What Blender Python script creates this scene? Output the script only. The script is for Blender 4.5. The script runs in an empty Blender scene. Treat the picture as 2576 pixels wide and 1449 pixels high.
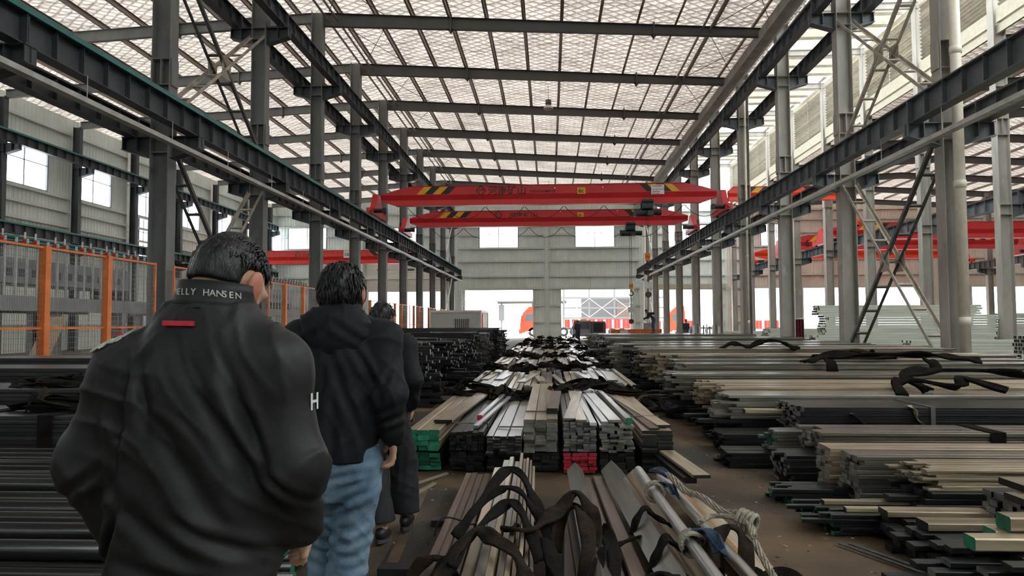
import bpy, math, random
import numpy as np
from mathutils import Vector, Matrix, Euler, noise as mnoise
random.seed(7)
rnd = random.Random(11)
SC = bpy.context.scene
COL = SC.collection

# ------------------------------------------------------------------ camera
F_PX = 1800.0
yaw, pitch, roll = (math.radians(a) for a in (3.008, 2.8165, -0.225))
fwd = Vector((-math.sin(yaw)*math.cos(pitch), math.cos(yaw)*math.cos(pitch), math.sin(pitch)))
r0 = Vector((math.cos(yaw), math.sin(yaw), 0)); u0 = r0.cross(fwd)
rgt = r0*math.cos(roll)+u0*math.sin(roll); upv = -r0*math.sin(roll)+u0*math.cos(roll)
cam_d = bpy.data.cameras.new('camera'); cam = bpy.data.objects.new('camera', cam_d); COL.objects.link(cam)
cam_d.sensor_fit = 'HORIZONTAL'; cam_d.sensor_width = 36.0; cam_d.lens = F_PX/2576*36.0
cam_d.clip_start = 0.05; cam_d.clip_end = 600
cam.matrix_world = Matrix(((rgt.x, upv.x, -fwd.x, 0), (rgt.y, upv.y, -fwd.y, 0), (rgt.z, upv.z, -fwd.z, 1.52), (0, 0, 0, 1)))
SC.camera = cam

# ------------------------------------------------------------------ sky and exposure
world = bpy.data.worlds.new('overcast_sky'); SC.world = world; world.use_nodes = True
wn = world.node_tree.nodes; wl = world.node_tree.links
bg = wn['Background']; bg.inputs['Color'].default_value = (0.92, 0.97, 1.0, 1); bg.inputs['Strength'].default_value = 3.0
SC.view_settings.view_transform = 'Standard'; SC.view_settings.look = 'None'
SC.view_settings.gamma = 1.0; SC.view_settings.use_curve_mapping = False
SC.view_settings.exposure = 1.42
SC.cycles.use_denoising = True
SC.cycles.max_bounces = 7; SC.cycles.diffuse_bounces = 5; SC.cycles.transparent_max_bounces = 12

# ------------------------------------------------------------------ materials
def _bsdf(m):
    return m.node_tree.nodes['Principled BSDF']
MATS = {}
def mat(name, col, rough=0.6, metal=0.0, var=0.12, scale=6.0, stretch=(1, 1, 1), bump=0.0, bscale=40.0, col2=None, rand=0.0, spec=0.5, dirt=None):
    """procedural principled material: colour broken up by noise, optional per-object brightness change and bump"""
    m = bpy.data.materials.new(name); m.use_nodes = True; nt = m.node_tree; N = nt.nodes; L = nt.links
    b = _bsdf(m); b.inputs['Roughness'].default_value = rough; b.inputs['Metallic'].default_value = metal
    b.inputs['Specular IOR Level'].default_value = spec
    tc = N.new('ShaderNodeTexCoord'); mp = N.new('ShaderNodeMapping'); mp.inputs['Scale'].default_value = stretch
    oi = N.new('ShaderNodeObjectInfo')
    add = N.new('ShaderNodeVectorMath'); add.operation = 'ADD'
    L.new(tc.outputs['Object'], add.inputs[0])
    sc = N.new('ShaderNodeVectorMath'); sc.operation = 'SCALE'; sc.inputs['Scale'].default_value = 37.0
    cmb = N.new('ShaderNodeCombineXYZ')
    for k in range(3): L.new(oi.outputs['Random'], cmb.inputs[k])
    L.new(cmb.outputs[0], sc.inputs[0]); L.new(sc.outputs[0], add.inputs[1])
    L.new(add.outputs[0], mp.inputs['Vector'])
    nz = N.new('ShaderNodeTexNoise'); nz.inputs['Scale'].default_value = scale; nz.inputs['Detail'].default_value = 6
    nz.inputs['Roughness'].default_value = 0.62
    L.new(mp.outputs[0], nz.inputs['Vector'])
    rp = N.new('ShaderNodeValToRGB')
    c2 = col2 if col2 else tuple(min(1, c*(1+var*1.6)) for c in col)
    c1 = tuple(c*(1-var*1.6) for c in col) if not col2 else col
    rp.color_ramp.elements[0].position = 0.32; rp.color_ramp.elements[1].position = 0.68
    rp.color_ramp.elements[0].color = (*c1, 1); rp.color_ramp.elements[1].color = (*c2, 1)
    L.new(nz.outputs['Fac'], rp.inputs['Fac'])
    out = rp.outputs['Color']
    if dirt:
        dn = N.new('ShaderNodeTexNoise'); dn.inputs['Scale'].default_value = dirt[1]; dn.inputs['Detail'].default_value = 8
        L.new(mp.outputs[0], dn.inputs['Vector'])
        dr = N.new('ShaderNodeValToRGB'); dr.color_ramp.elements[0].position = dirt[2]; dr.color_ramp.elements[1].position = dirt[2]+0.12
        mx = N.new('ShaderNodeMix'); mx.data_type = 'RGBA'
        L.new(dn.outputs['Fac'], dr.inputs['Fac']); L.new(dr.outputs['Color'], mx.inputs['Factor'])
        L.new(out, mx.inputs['A']); mx.inputs['B'].default_value = (*dirt[0], 1); out = mx.outputs['Result']
    if rand:
        hv = N.new('ShaderNodeHueSaturation'); mr = N.new('ShaderNodeMapRange')
        mr.inputs['To Min'].default_value = 1-rand; mr.inputs['To Max'].default_value = 1+rand
        L.new(oi.outputs['Random'], mr.inputs['Value']); L.new(mr.outputs[0], hv.inputs['Value'])
        L.new(out, hv.inputs['Color']); out = hv.outputs['Color']
    L.new(out, b.inputs['Base Color'])
    if bump:
        bn = N.new('ShaderNodeTexNoise'); bn.inputs['Scale'].default_value = bscale; bn.inputs['Detail'].default_value = 5
        bp = N.new('ShaderNodeBump'); bp.inputs['Strength'].default_value = bump; bp.inputs['Distance'].default_value = 0.02
        L.new(mp.outputs[0], bn.inputs['Vector']); L.new(bn.outputs['Fac'], bp.inputs['Height']); L.new(bp.outputs[0], b.inputs['Normal'])
    MATS[name] = m
    return m

M_col = mat('painted_steel_column', (0.195, 0.198, 0.196), 0.6, var=0.14, scale=1.2, stretch=(1, 1, .35), dirt=((0.26, 0.25, 0.235), 3.0, 0.62))  # left columns: backlit shade is put into this darker grey
M_colr = mat('lit_steel_column', (0.375, 0.355, 0.315), 0.65, var=0.14, scale=1.2, stretch=(1, 1, .35), dirt=((0.50, 0.46, 0.39), 3.0, 0.60))  # daylight falling on the right-hand columns is put into this paler tone
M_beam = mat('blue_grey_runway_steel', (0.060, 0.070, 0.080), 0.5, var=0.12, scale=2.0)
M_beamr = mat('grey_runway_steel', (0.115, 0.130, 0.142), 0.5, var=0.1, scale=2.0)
M_rafter = mat('grey_rafter_steel', (0.090, 0.089, 0.088), 0.6, var=0.08, scale=1.0)
M_purlin = mat('galvanised_purlin', (0.30, 0.255, 0.22), 0.5, var=0.1, scale=2.0)
M_girt = mat('galvanised_girt', (0.70, 0.73, 0.69), 0.5, var=0.06)
M_brace = mat('weathered_bracing_steel', (0.40, 0.36, 0.30), 0.65, var=0.2, scale=3.0, rand=0.15)
M_braced = mat('dark_bracing_steel', (0.10, 0.10, 0.10), 0.6, var=0.2, scale=3.0)
M_tray = mat('galvanised_tray', (0.50, 0.50, 0.475), 0.45, metal=0.3, var=0.12, scale=3.0)
M_teal = mat('teal_conductor_bar', (0.03, 0.20, 0.19), 0.4, var=0.1)
M_rail = mat('rusty_rail', (0.09, 0.06, 0.05), 0.6, var=0.3, scale=5)
M_wall = mat('pale_green_wall_sheet', (0.74, 0.81, 0.77), 0.55, var=0.05, scale=0.6, rand=0.03)
M_wallw = mat('cream_wall_sheet', (0.76, 0.71, 0.63), 0.55, var=0.05, scale=0.6, rand=0.03)
M_cream = mat('cream_flashing', (0.46, 0.42, 0.32), 0.55, var=0.07)
M_white = mat('white_paint', (0.80, 0.80, 0.78), 0.4, var=0.04)
M_pvc = mat('ivory_pvc', (0.84, 0.78, 0.66), 0.35, var=0.05)
M_red = mat('crane_red_paint', (0.64, 0.026, 0.034), 0.38, var=0.07, scale=0.8)
M_redo = mat('orange_red_paint', (0.86, 0.060, 0.022), 0.38, var=0.07, scale=0.8)
M_yel = mat('hazard_yellow', (0.80, 0.42, 0.02), 0.5, var=0.05)
M_blk = mat('black_paint', (0.018, 0.018, 0.02), 0.5, var=0.1)
M_ora = mat('orange_fence_paint', (0.86, 0.22, 0.04), 0.45, var=0.12, scale=3)
M_wire = mat('fence_wire', (0.34, 0.33, 0.32), 0.5, metal=0.4, var=0.1)
M_hoist = mat('dark_green_hoist', (0.018, 0.045, 0.042), 0.45, var=0.2)
M_machine = mat('machine_grey', (0.34, 0.35, 0.36), 0.5, var=0.1, scale=2)
M_machd = mat('machine_dark_grey', (0.12, 0.12, 0.125), 0.55, var=0.15, scale=2)
M_galv = mat('zinc_tube', (0.66, 0.67, 0.66), 0.35, metal=0.4, var=0.06)
M_frame = mat('window_frame_grey', (0.16, 0.16, 0.18), 0.5, var=0.05)
M_wood = mat('pale_plank_wood', (0.60, 0.46, 0.33), 0.7, var=0.15, scale=3, stretch=(6, 6, 0.4))

def _floor_mat():
    m = mat('dusty_brown_concrete', (0.100, 0.064, 0.035), 0.75, var=0.35, scale=0.9, bump=0.25, bscale=14, dirt=((0.030, 0.025, 0.021), 0.55, 0.50))
    return m
M_floor = _floor_mat()
M_out = mat('pale_outdoor_concrete', (0.62, 0.60, 0.57), 0.8, var=0.06, scale=0.4)

def foil_mat(name, refl, trans, fac, wr=1.0):
    """white quilted insulation sheet held by a wire net; fac sets how much sky light it lets through"""
    m = bpy.data.materials.new(name); m.use_nodes = True; nt = m.node_tree; N = nt.nodes; L = nt.links
    N.remove(_bsdf(m)); out = N['Material Output']
    d = N.new('ShaderNodeBsdfDiffuse'); t = N.new('ShaderNodeBsdfTranslucent'); mx = N.new('ShaderNodeMixShader'); mx.inputs['Fac'].default_value = fac
    g = N.new('ShaderNodeBsdfGlossy'); g.inputs['Roughness'].default_value = 0.45; g.inputs['Color'].default_value = (0.8, 0.78, 0.76, 1)
    m2 = N.new('ShaderNodeMixShader'); m2.inputs['Fac'].default_value = 0.10
    geo = N.new('ShaderNodeNewGeometry'); mp = N.new('ShaderNodeMapping'); L.new(geo.outputs['Position'], mp.inputs['Vector'])
    ws = []
    for sgn in (1, -1):
        w = N.new('ShaderNodeTexWave'); w.wave_type = 'BANDS'; w.bands_direction = 'Y'
        mpp = N.new('ShaderNodeMapping'); mpp.inputs['Rotation'].default_value = (0, 0, sgn*math.radians(38))
        L.new(geo.outputs['Position'], mpp.inputs['Vector']); L.new(mpp.outputs[0], w.inputs['Vector'])
        w.inputs['Scale'].default_value = 0.85; w.inputs['Distortion'].default_value = 2.2; w.inputs['Detail'].default_value = 3; w.inputs['Detail Scale'].default_value = 1.6
        ws.append(w)
    mul = N.new('ShaderNodeMath'); mul.operation = 'MULTIPLY'; L.new(ws[0].outputs['Fac'], mul.inputs[0]); L.new(ws[1].outputs['Fac'], mul.inputs[1])
    n1 = N.new('ShaderNodeTexNoise'); n1.inputs['Scale'].default_value = 1.0; n1.inputs['Detail'].default_value = 7; n1.inputs['Roughness'].default_value = 0.65
    mps = N.new('ShaderNodeMapping'); mps.inputs['Scale'].default_value = (1.0, 3.2, 1); L.new(geo.outputs['Position'], mps.inputs['Vector']); L.new(mps.outputs[0], n1.inputs['Vector'])
    n2 = N.new('ShaderNodeTexNoise'); n2.inputs['Scale'].default_value = 1.0; n2.inputs['Detail'].default_value = 5; n2.inputs['Roughness'].default_value = 0.7; n2.inputs['Distortion'].default_value = 0.6
    mpt = N.new('ShaderNodeMapping'); mpt.inputs['Scale'].default_value = (0.75, 4.2, 1); L.new(geo.outputs['Position'], mpt.inputs['Vector']); L.new(mpt.outputs[0], n2.inputs['Vector'])
    n3 = N.new('ShaderNodeTexNoise'); n3.inputs['Scale'].default_value = 0.35; n3.inputs['Detail'].default_value = 3
    L.new(geo.outputs['Position'], n3.inputs['Vector'])
    ad = N.new('ShaderNodeMath'); ad.operation = 'ADD'; L.new(mul.outputs[0], ad.inputs[0]); L.new(n1.outputs['Fac'], ad.inputs[1])
    bp = N.new('ShaderNodeBump'); bp.inputs['Strength'].default_value = 1.0*wr; bp.inputs['Distance'].default_value = 0.16; L.new(ad.outputs[0], bp.inputs['Height'])
    rp = N.new('ShaderNodeValToRGB'); rp.color_ramp.elements[0].position = 0.36; rp.color_ramp.elements[1].position = 0.60
    rp.color_ramp.elements[0].color = tuple(c*(1-0.62*wr) for c in trans)+(1,); rp.color_ramp.elements[1].color = (*trans, 1)
    mixn = N.new('ShaderNodeMath'); mixn.operation = 'MULTIPLY_ADD'; L.new(n3.outputs['Fac'], mixn.inputs[0]); mixn.inputs[1].default_value = 0.22
    sub = N.new('ShaderNodeMath'); sub.operation = 'SUBTRACT'; L.new(n2.outputs['Fac'], sub.inputs[0]); sub.inputs[1].default_value = 0.10; L.new(sub.outputs[0], mixn.inputs[2])
    L.new(mixn.outputs[0], rp.inputs['Fac']); 
    lns = N.new('ShaderNodeMath'); lns.operation = 'MINIMUM'; L.new(ws[0].outputs['Fac'], lns.inputs[0]); L.new(ws[1].outputs['Fac'], lns.inputs[1])
    lr = N.new('ShaderNodeValToRGB'); lr.color_ramp.elements[0].position = 0.02; lr.color_ramp.elements[1].position = 0.30
    g0 = 1-0.62*wr; lr.color_ramp.elements[0].color = (g0, g0*.95, g0*.92, 1); lr.color_ramp.elements[1].color = (1, 1, 1, 1); L.new(lns.outputs[0], lr.inputs['Fac'])
    tm = N.new('ShaderNodeMix'); tm.data_type = 'RGBA'; tm.blend_type = 'MULTIPLY'; tm.inputs['Factor'].default_value = 1.0
    L.new(rp.outputs['Color'], tm.inputs['A']); L.new(lr.outputs['Color'], tm.inputs['B']); L.new(tm.outputs['Result'], t.inputs['Color'])
    d.inputs['Color'].default_value = (*refl, 1)
    for s in (d, g, t): L.new(bp.outputs[0], s.inputs['Normal'])
    L.new(d.outputs[0], m2.inputs[1]); L.new(g.outputs[0], m2.inputs[2])
    L.new(m2.outputs[0], mx.inputs[1]); L.new(t.outputs[0], mx.inputs[2]); L.new(mx.outputs[0], out.inputs['Surface'])
    return m
M_foil = foil_mat('quilted_roof_foil', (0.80, 0.76, 0.72), (0.97, 0.84, 0.73), 0.19)  # translucency added to brighten the ceiling and light the hall below
M_foild = foil_mat('quilted_roof_foil_opaque', (0.62, 0.58, 0.54), (0.5, 0.45, 0.4), 0.04)  # darker opaque copy for unseen near bays, added to dim the camera end
M_foil2 = foil_mat('corrugated_roof_sheet', (0.70, 0.66, 0.57), (0.75, 0.69, 0.57), 0.15, 0.25)

def glass_mat(name, tint=(0.97, 0.99, 1.0), fac=0.06):
    m = bpy.data.materials.new(name); m.use_nodes = True; nt = m.node_tree; N = nt.nodes; L = nt.links
    N.remove(_bsdf(m)); out = N['Material Output']
    t = N.new('ShaderNodeBsdfTransparent'); t.inputs['Color'].default_value = (*tint, 1)
    g = N.new('ShaderNodeBsdfGlossy'); g.inputs['Roughness'].default_value = 0.05
    mx = N.new('ShaderNodeMixShader'); mx.inputs['Fac'].default_value = fac
    L.new(t.outputs[0], mx.inputs[1]); L.new(g.outputs[0], mx.inputs[2]); L.new(mx.outputs[0], out.inputs['Surface'])
    return m
M_glass = glass_mat('window_glass')

# ------------------------------------------------------------------ mesh helpers
class MB:
    """collects boxes, prisms and tubes; build() links them as one mesh object"""
    def __init__(s): s.v = []; s.f = []; s.m = []
    def quad(s, a, b, c, d, mi=0):
        k = len(s.v); s.v += [tuple(a), tuple(b), tuple(c), tuple(d)]; s.f.append((k, k+1, k+2, k+3)); s.m.append(mi)
    def hexa(s, p, mi=0, mends=None):
        k = len(s.v); s.v += [tuple(q) for q in p]
        for i, q in enumerate(((0, 3, 2, 1), (4, 5, 6, 7), (0, 1, 5, 4), (1, 2, 6, 5), (2, 3, 7, 6), (3, 0, 4, 7))):
            s.f.append(tuple(k+j for j in q)); s.m.append(mi)
        return s
    def box(s, x0, x1, y0, y1, z0, z1, mi=0):
        return s.hexa([(x0, y0, z0), (x1, y0, z0), (x1, y1, z0), (x0, y1, z0), (x0, y0, z1), (x1, y0, z1), (x1, y1, z1), (x0, y1, z1)], mi)
    def bar(s, a, b, w, t, up=(0, 0, 1), mi=0):
        """rectangular bar from a to b, w across, t along up"""
        a = Vector(a); b = Vector(b); d = (b-a).normalized(); u = Vector(up)
        sx = d.cross(u)
        if sx.length < 1e-4: sx = d.cross(Vector((1, 0, 0)))
        sx.normalize(); u = sx.cross(d).normalized(); sx *= w/2; u *= t/2
        return s.hexa([a-sx-u, a+sx-u, b+sx-u, b-sx-u, a-sx+u, a+sx+u, b+sx+u, b-sx+u], mi)
    def prism(s, poly, p0, ax, d, e, mi=0, mcap=None):
        """poly of (u,v) extruded: point = p0 + u*d + v*e, swept along vector ax"""
        p0 = Vector(p0); ax = Vector(ax); d = Vector(d); e = Vector(e); n = len(poly); k = len(s.v)
        for q in (0, 1):
            for u, v in poly: s.v.append(tuple(p0+ax*q+d*u+e*v))
        for i in range(n):
            j = (i+1) % n; s.f.append((k+i, k+j, k+n+j, k+n+i)); s.m.append(mi)
        s.f.append(tuple(k+i for i in reversed(range(n)))); s.m.append(mi if mcap is None else mcap)
        s.f.append(tuple(k+n+i for i in range(n))); s.m.append(mi if mcap is None else mcap)
        return s
    def tube(s, pts, r, n=8, mi=0, cap=True, mcap=None):
        pts = [Vector(p) for p in pts]; k = len(s.v); m = len(pts); prev = None
        for i, p in enumerate(pts):
            d = (pts[min(i+1, m-1)]-pts[max(i-1, 0)]).normalized()
            if prev is None:
                a = d.cross(Vector((0, 0, 1)))
                if a.length < 1e-3: a = d.cross(Vector((1, 0, 0)))
                a.normalize()
            else:
                a = (prev-d*prev.dot(d)).normalized()
            prev = a; b = d.cross(a)
            ri = r[i] if isinstance(r, (list, tuple)) else r
            for j in range(n):
                t = 2*math.pi*j/n; s.v.append(tuple(p+a*(math.cos(t)*ri)+b*(math.sin(t)*ri)))
        for i in range(m-1):
            for j in range(n):
                j2 = (j+1) % n; s.f.append((k+i*n+j, k+i*n+j2, k+(i+1)*n+j2, k+(i+1)*n+j)); s.m.append(mi)
        if cap:
            s.f.append(tuple(k+j for j in reversed(range(n)))); s.m.append(mi if mcap is None else mcap)
            s.f.append(tuple(k+(m-1)*n+j for j in range(n))); s.m.append(mi if mcap is None else mcap)
        return s
    def ibeam(s, a, b, h, w, tf=0.02, tw=0.012, mi=0):
        """I section from a to b (top flange centre line at a/b top): a,b are at mid height"""
        a = Vector(a); b = Vector(b); z = Vector((0, 0, 1))
        s.bar(a+z*(h/2-tf/2), b+z*(h/2-tf/2), w, tf, mi=mi); s.bar(a-z*(h/2-tf/2), b-z*(h/2-tf/2), w, tf, mi=mi)
        s.bar(a, b, tw, h-2*tf, mi=mi); return s
    def mesh(s, name, mats, smooth=False):
        me = bpy.data.meshes.new(name); me.from_pydata(s.v, [], s.f)
        for m in (mats if isinstance(mats, (list, tuple)) else [mats]): me.materials.append(m)
        if any(s.m): me.polygons.foreach_set('material_index', s.m)
        if smooth: me.polygons.foreach_set('use_smooth', [True]*len(me.polygons))
        me.update(); return me

WL = {}                                   # world location of every object made here
def obj(name, me, parent=None, loc=(0, 0, 0), rot=None, scale=None):
    """link an object whose origin is at the world position loc"""
    o = bpy.data.objects.new(name, me); COL.objects.link(o); l = Vector(loc); WL[o.name] = l
    if parent is not None:
        o.parent = parent; o.location = l-WL[parent.name]
    else: o.location = l
    if rot is not None: o.rotation_euler = rot
    if scale is not None: o.scale = scale
    return o
def build(mb, name, mats, parent=None, smooth=False, loc=(0, 0, 0)):
    """world-coordinate MB to an object"""
    return obj(name, mb.mesh(name, mats, smooth), parent, loc)
def tag(o, label=None, cat=None, group=None, kind=None):
    if label: o['label'] = label
    if cat: o['category'] = cat
    if group: o['group'] = group
    if kind: o['kind'] = kind
    return o
def thing(name, loc, label, cat, group=None, kind=None):
    return tag(obj(name, None, None, loc), label, cat, group, kind)
ORD = 'first second third fourth fifth sixth seventh eighth ninth tenth eleventh twelfth thirteenth fourteenth fifteenth sixteenth seventeenth eighteenth nineteenth twentieth'.split()
def autosmooth(o, ang=40):
    me = o.data
    me.polygons.foreach_set('use_smooth', [True]*len(me.polygons))
    me.set_sharp_from_angle(angle=math.radians(ang))
# ================================================================== THE HALL
B = 6.0; Y0 = 17.53; XL = -9.8; XR = 9.6; X2 = 18.2; X3 = 39.0; XW = -29.0; YE = 74.2; XE = 60.0
def YN(n): return Y0+B*n

# ---- floor and ground outside
fl = MB(); fl.box(XW, XE, -14, YE, -0.2, 0.0)
tag(build(fl, 'floor', M_floor), 'dusty brown concrete floor of the steel hall', kind='structure')
gr = MB(); gr.box(-140, 180, YE, 260, -0.3, -0.06)
tag(build(gr, 'ground_outside', M_out), 'pale concrete yard outside the hall doors', kind='structure')
tr = MB(); tr.bar((-.86, 2.6, .002), (-1.16, 6.6, .002), .075, .008)
tr.bar((-.915, 2.6, -.001), (-1.215, 6.6, -.001), .012, .006, mi=1)
tag(build(tr, 'trim_1', [mat('floor_edge_steel', (0.105, 0.070, 0.043), 0.6, var=0.25, scale=4), M_blk]), 'steel edge strip let into the walkway floor', kind='structure')

# ---- ribbed wall sheets
def ribbed(wid, z0, z1, pitch=0.3, dep=0.035):
    """profile in local x, ribs towards -y"""
    mb = MB(); n = max(1, round(wid/pitch)); p = wid/n; prof = []
    for i in range(n):
        x = i*p; prof += [(x, 0), (x+p*.62, 0), (x+p*.70, -dep), (x+p*.92, -dep)]
    prof.append((wid, 0))
    for (xa, ya), (xb, yb) in zip(prof, prof[1:]):
        mb.quad((xa, ya, z0), (xb, yb, z0), (xb, yb, z1), (xa, ya, z1))
    return mb
_sheet_cache = {}
def wall_with_openings(name, label, a0, a1, ztop, openings, place, m, sw=0.9):
    """wall along an axis; place(a) gives (loc, rotz) of a sheet starting at a"""
    root = tag(obj(name, None, None, place(a0)[0]), label, kind='structure')
    cuts = sorted({a0, a1, *[o[0] for o in openings], *[o[1] for o in openings]}); cuts = [c for c in cuts if a0 <= c <= a1]
    for c0, c1 in zip(cuts, cuts[1:]):
        k = max(1, round((c1-c0)/sw)); w = (c1-c0)/k; mid = (c0+c1)/2
        spans = [(0.0, ztop)]
        for o in openings:
            if o[0] < mid < o[1]:
                new = []
                for s0, s1 in spans:
                    if o[3] <= s0 or o[2] >= s1: new.append((s0, s1)); continue
                    if o[2] > s0: new.append((s0, o[2]))
                    if o[3] < s1: new.append((o[3], s1))
                spans = new
        for s0, s1 in spans:
            for i in range(k):
                key = (round(w, 3), round(s0, 2), round(s1, 2), m.name)
                if key not in _sheet_cache: _sheet_cache[key] = ribbed(w, s0, s1).mesh('wall_sheet', m)
                l, rz = place(c0+i*w)
                obj('wall_sheet', _sheet_cache[key], root, l, (0, 0, rz))
    return root
end_open = [(-8.84, -1.68, 0, 4.97), (1.14, 8.32, 0, 4.97), (-19.0, -10.8, 0, 4.85), (11.2, 17.6, 0, 4.9), (20.8, 24.3, 0, 5.0), (25.7, 38.0, 0, 5.0), (42.3, 52.0, 0, 5.0),
            (-7.32, -3.22, 9.35, 11.6), (2.67, 6.77, 9.35, 11.6), (-27.65, -23.5, 9.4, 11.7), (-17.6, -13.5, 9.4, 11.6), (12.0, 16.2, 9.3, 11.6), (21.6, 24.8, 9.3, 11.6), (32.6, 36.4, 9.3, 11.6), (43.0, 47.0, 9.3, 11.6)]
def pl_end(a): return (a, YE, 0), 0
wall_end = wall_with_openings('wall_end', 'pale green ribbed steel end wall with two large doorways', XW, X2, 17.3, end_open, pl_end, M_wall)
wall_end2 = wall_with_openings('wall_end_right', 'cream ribbed steel end wall of the neighbouring hall', X2, XE, 14.0, end_open, pl_end, M_wallw)
left_open = []
for n in range(-2, 10):
    left_open.append((YN(n)+0.35, YN(n)+4.05, 9.2, 11.45))
left_open.append((YN(5)+1.3, YN(5)+2.6, 6.0, 9.2))
def pl_left(a): return (XW, a, 0), math.pi/2
wall_left = wall_with_openings('wall_left', 'pale ribbed steel side wall with high windows', -14, YE, 14.02, left_open, pl_left, M_wall)
def pl_right(a): return (XE, a, 0), math.pi/2
def pl_back(a): return (a, -14, 0), 0
mb = MB(); mb.box(XW, XE, -14.1, -14.0, 0, 17.4); tag(build(mb, 'wall_back', M_wall), 'plain wall at the camera end of the hall', kind='structure')
wall_right = wall_with_openings('wall_right', 'far cream side wall', -14, YE, 13.5, [], pl_right, M_wallw, 14.0)

# ---- girts, posts, door frames on the end wall
def part_box(name, m, parent, x0, x1, y0, y1, z0, z1):
    return build(MB().box(x0, x1, y0, y1, z0, z1), name, m, parent)
def girts(parent, x0, x1, zs, blocks):
    for z in zs:
        segs = [(x0, x1)]
        for o in blocks:
            if o[2] < z < o[3]:
                new = []
                for s0, s1 in segs:
                    if o[1] <= s0 or o[0] >= s1: new.append((s0, s1)); continue
                    if o[0] > s0: new.append((s0, o[0]))
                    if o[1] < s1: new.append((o[1], s1))
                segs = new
        for s0, s1 in segs:
            mb = MB(); mb.box(s0, s1, YE-0.21, YE-0.19, z-0.09, z+0.09); mb.box(s0, s1, YE-0.21, YE-0.03, z+0.07, z+0.09); mb.box(s0, s1, YE-0.21, YE-0.15, z-0.09, z-0.07)
            build(mb, 'girt', M_girt, parent)
for xa, xb in ((XW+.2, XL-.3), (XL+.3, -0.62), (0.06, XR-.3), (XR+.3, X2-.3)):
    girts(wall_end, xa, xb, (1.6, 3.3, 5.08, 6.34, 7.93, 9.28, 10.69, 11.7, 13.0), end_open)
for xa, xb in ((X2+.3, 28.0), (28.4, X3-.3), (X3+.3, XE-.3)):
    girts(wall_end2, xa, xb, (1.6, 3.3, 5.08, 6.34, 7.93, 9.28, 10.69, 12.0, 13.0), end_open)
for i, (x, top) in enumerate(((-0.28, 14.1), (-19.6, 14.2), (-9.2, 5.0), (8.55, 5.0), (28.2, 13.6), (24.9, 13.2), (48, 13.2))):
    mb = MB(); y = YE-0.45
    mb.box(x-.15, x+.15, y-.2, y-.18, 0, top); mb.box(x-.15, x+.15, y+.18, y+.2, 0, top); mb.box(x-.01, x+.01, y-.18, y+.18, 0, top)
    build(mb, 'wind_post', M_girt if i != 4 else M_colr, wall_end if x < X2 else wall_end2)
for (a, b, z0, z1) in end_open[:7]:
    p = wall_end if a < X2 else wall_end2
    for x in (a, b): part_box('door_jamb', M_girt, p, x-.06, x+.06, YE-.12, YE+.06, 0, z1)
    part_box('door_lintel', M_girt, p, a-.06, b+.06, YE-.12, YE+.06, z1-.02, z1+.12)
# roller shutter housings
sh = MB()
mb = MB()
for i in range(16): mb.box(-19.1, -10.75, YE-.30, YE-.26, 4.95+i*.19, 5.11+i*.19)
mb.box(-19.1, -10.75, YE-.255, YE-.22, 4.9, 8.0)
build(mb, 'rolled_door_panel', M_wallw, wall_end)
part_box('door_rail', M_girt, wall_end, -19.6, -10.2, YE-.45, YE-.32, 6.15, 6.45)
for i, x in enumerate((-18.0, -15.2)): part_box('name_plate', M_rail, wall_end, x, x+1.1, YE-.34, YE-.30, 7.05, 7.25)
part_box('door_rail', M_cream, wall_end, 10.9, 18.0, YE-.45, YE-.25, 5.0, 5.45)

# ---- windows
def window(i, kind, a0, a1, z0, z1):
    cx = (a0+a1)/2
    if kind == 'end':
        P = lambda a, d, z: (a, YE+d, z)
    else:
        P = lambda a, d, z: (XW-d, a, z)
    root = tag(obj('window_%d' % i, None, None, P(cx, 0, z0)), kind='structure')
    def bx(name, m, p0, p1, q0, q1, r0_, r1_):
        a = P(p0, q0, r0_); b = P(p1, q1, r1_)
        return build(MB().box(min(a[0], b[0]), max(a[0], b[0]), min(a[1], b[1]), max(a[1], b[1]), r0_, r1_), name, m, root)
    w = 0.07
    bx('window_frame', M_frame, a0, a1, -.06, .06, z0, z0+w); bx('window_frame', M_frame, a0, a1, -.06, .06, z1-w, z1)
    for a in (a0, a1-w): bx('window_frame', M_frame, a, a+w, -.06, .06, z0+w, z1-w)
    zm = z0+(z1-z0)*.66
    bx('transom', M_frame, a0+w, a1-w, -.03, .03, zm-.02, zm+.02)
    bx('mullion', M_frame, cx-.03, cx+.03, -.03, .03, z0+w, z1-w)
    for (u0, u1) in ((a0+w, cx-.03), (cx+.03, a1-w)):
        for (v0, v1) in ((z0+w, zm-.02), (zm+.02, z1-w)):
            bx('pane', M_glass, u0, u1, -.004, .004, v0, v1)
wi = 1
for (a, b, z0, z1) in end_open[7:]: window(wi, 'end', a, b, z0, z1); wi += 1
for (a, b, z0, z1) in left_open:
    if b > 30: window(wi, 'left', a, b, z0, z1); wi += 1
# left wall girts (run along y)
for z in (1.6, 3.2, 5.0, 7.4, 8.3, 9.1, 11.55, 13.0):
    for n in range(2, 10):
        mb = MB(); mb.box(XW+.04, XW+.20, YN(n)+.2, min(YN(n)+5.8, YE-.3), z-.08, z+.08); build(mb, 'girt', M_girt, wall_left)

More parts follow.
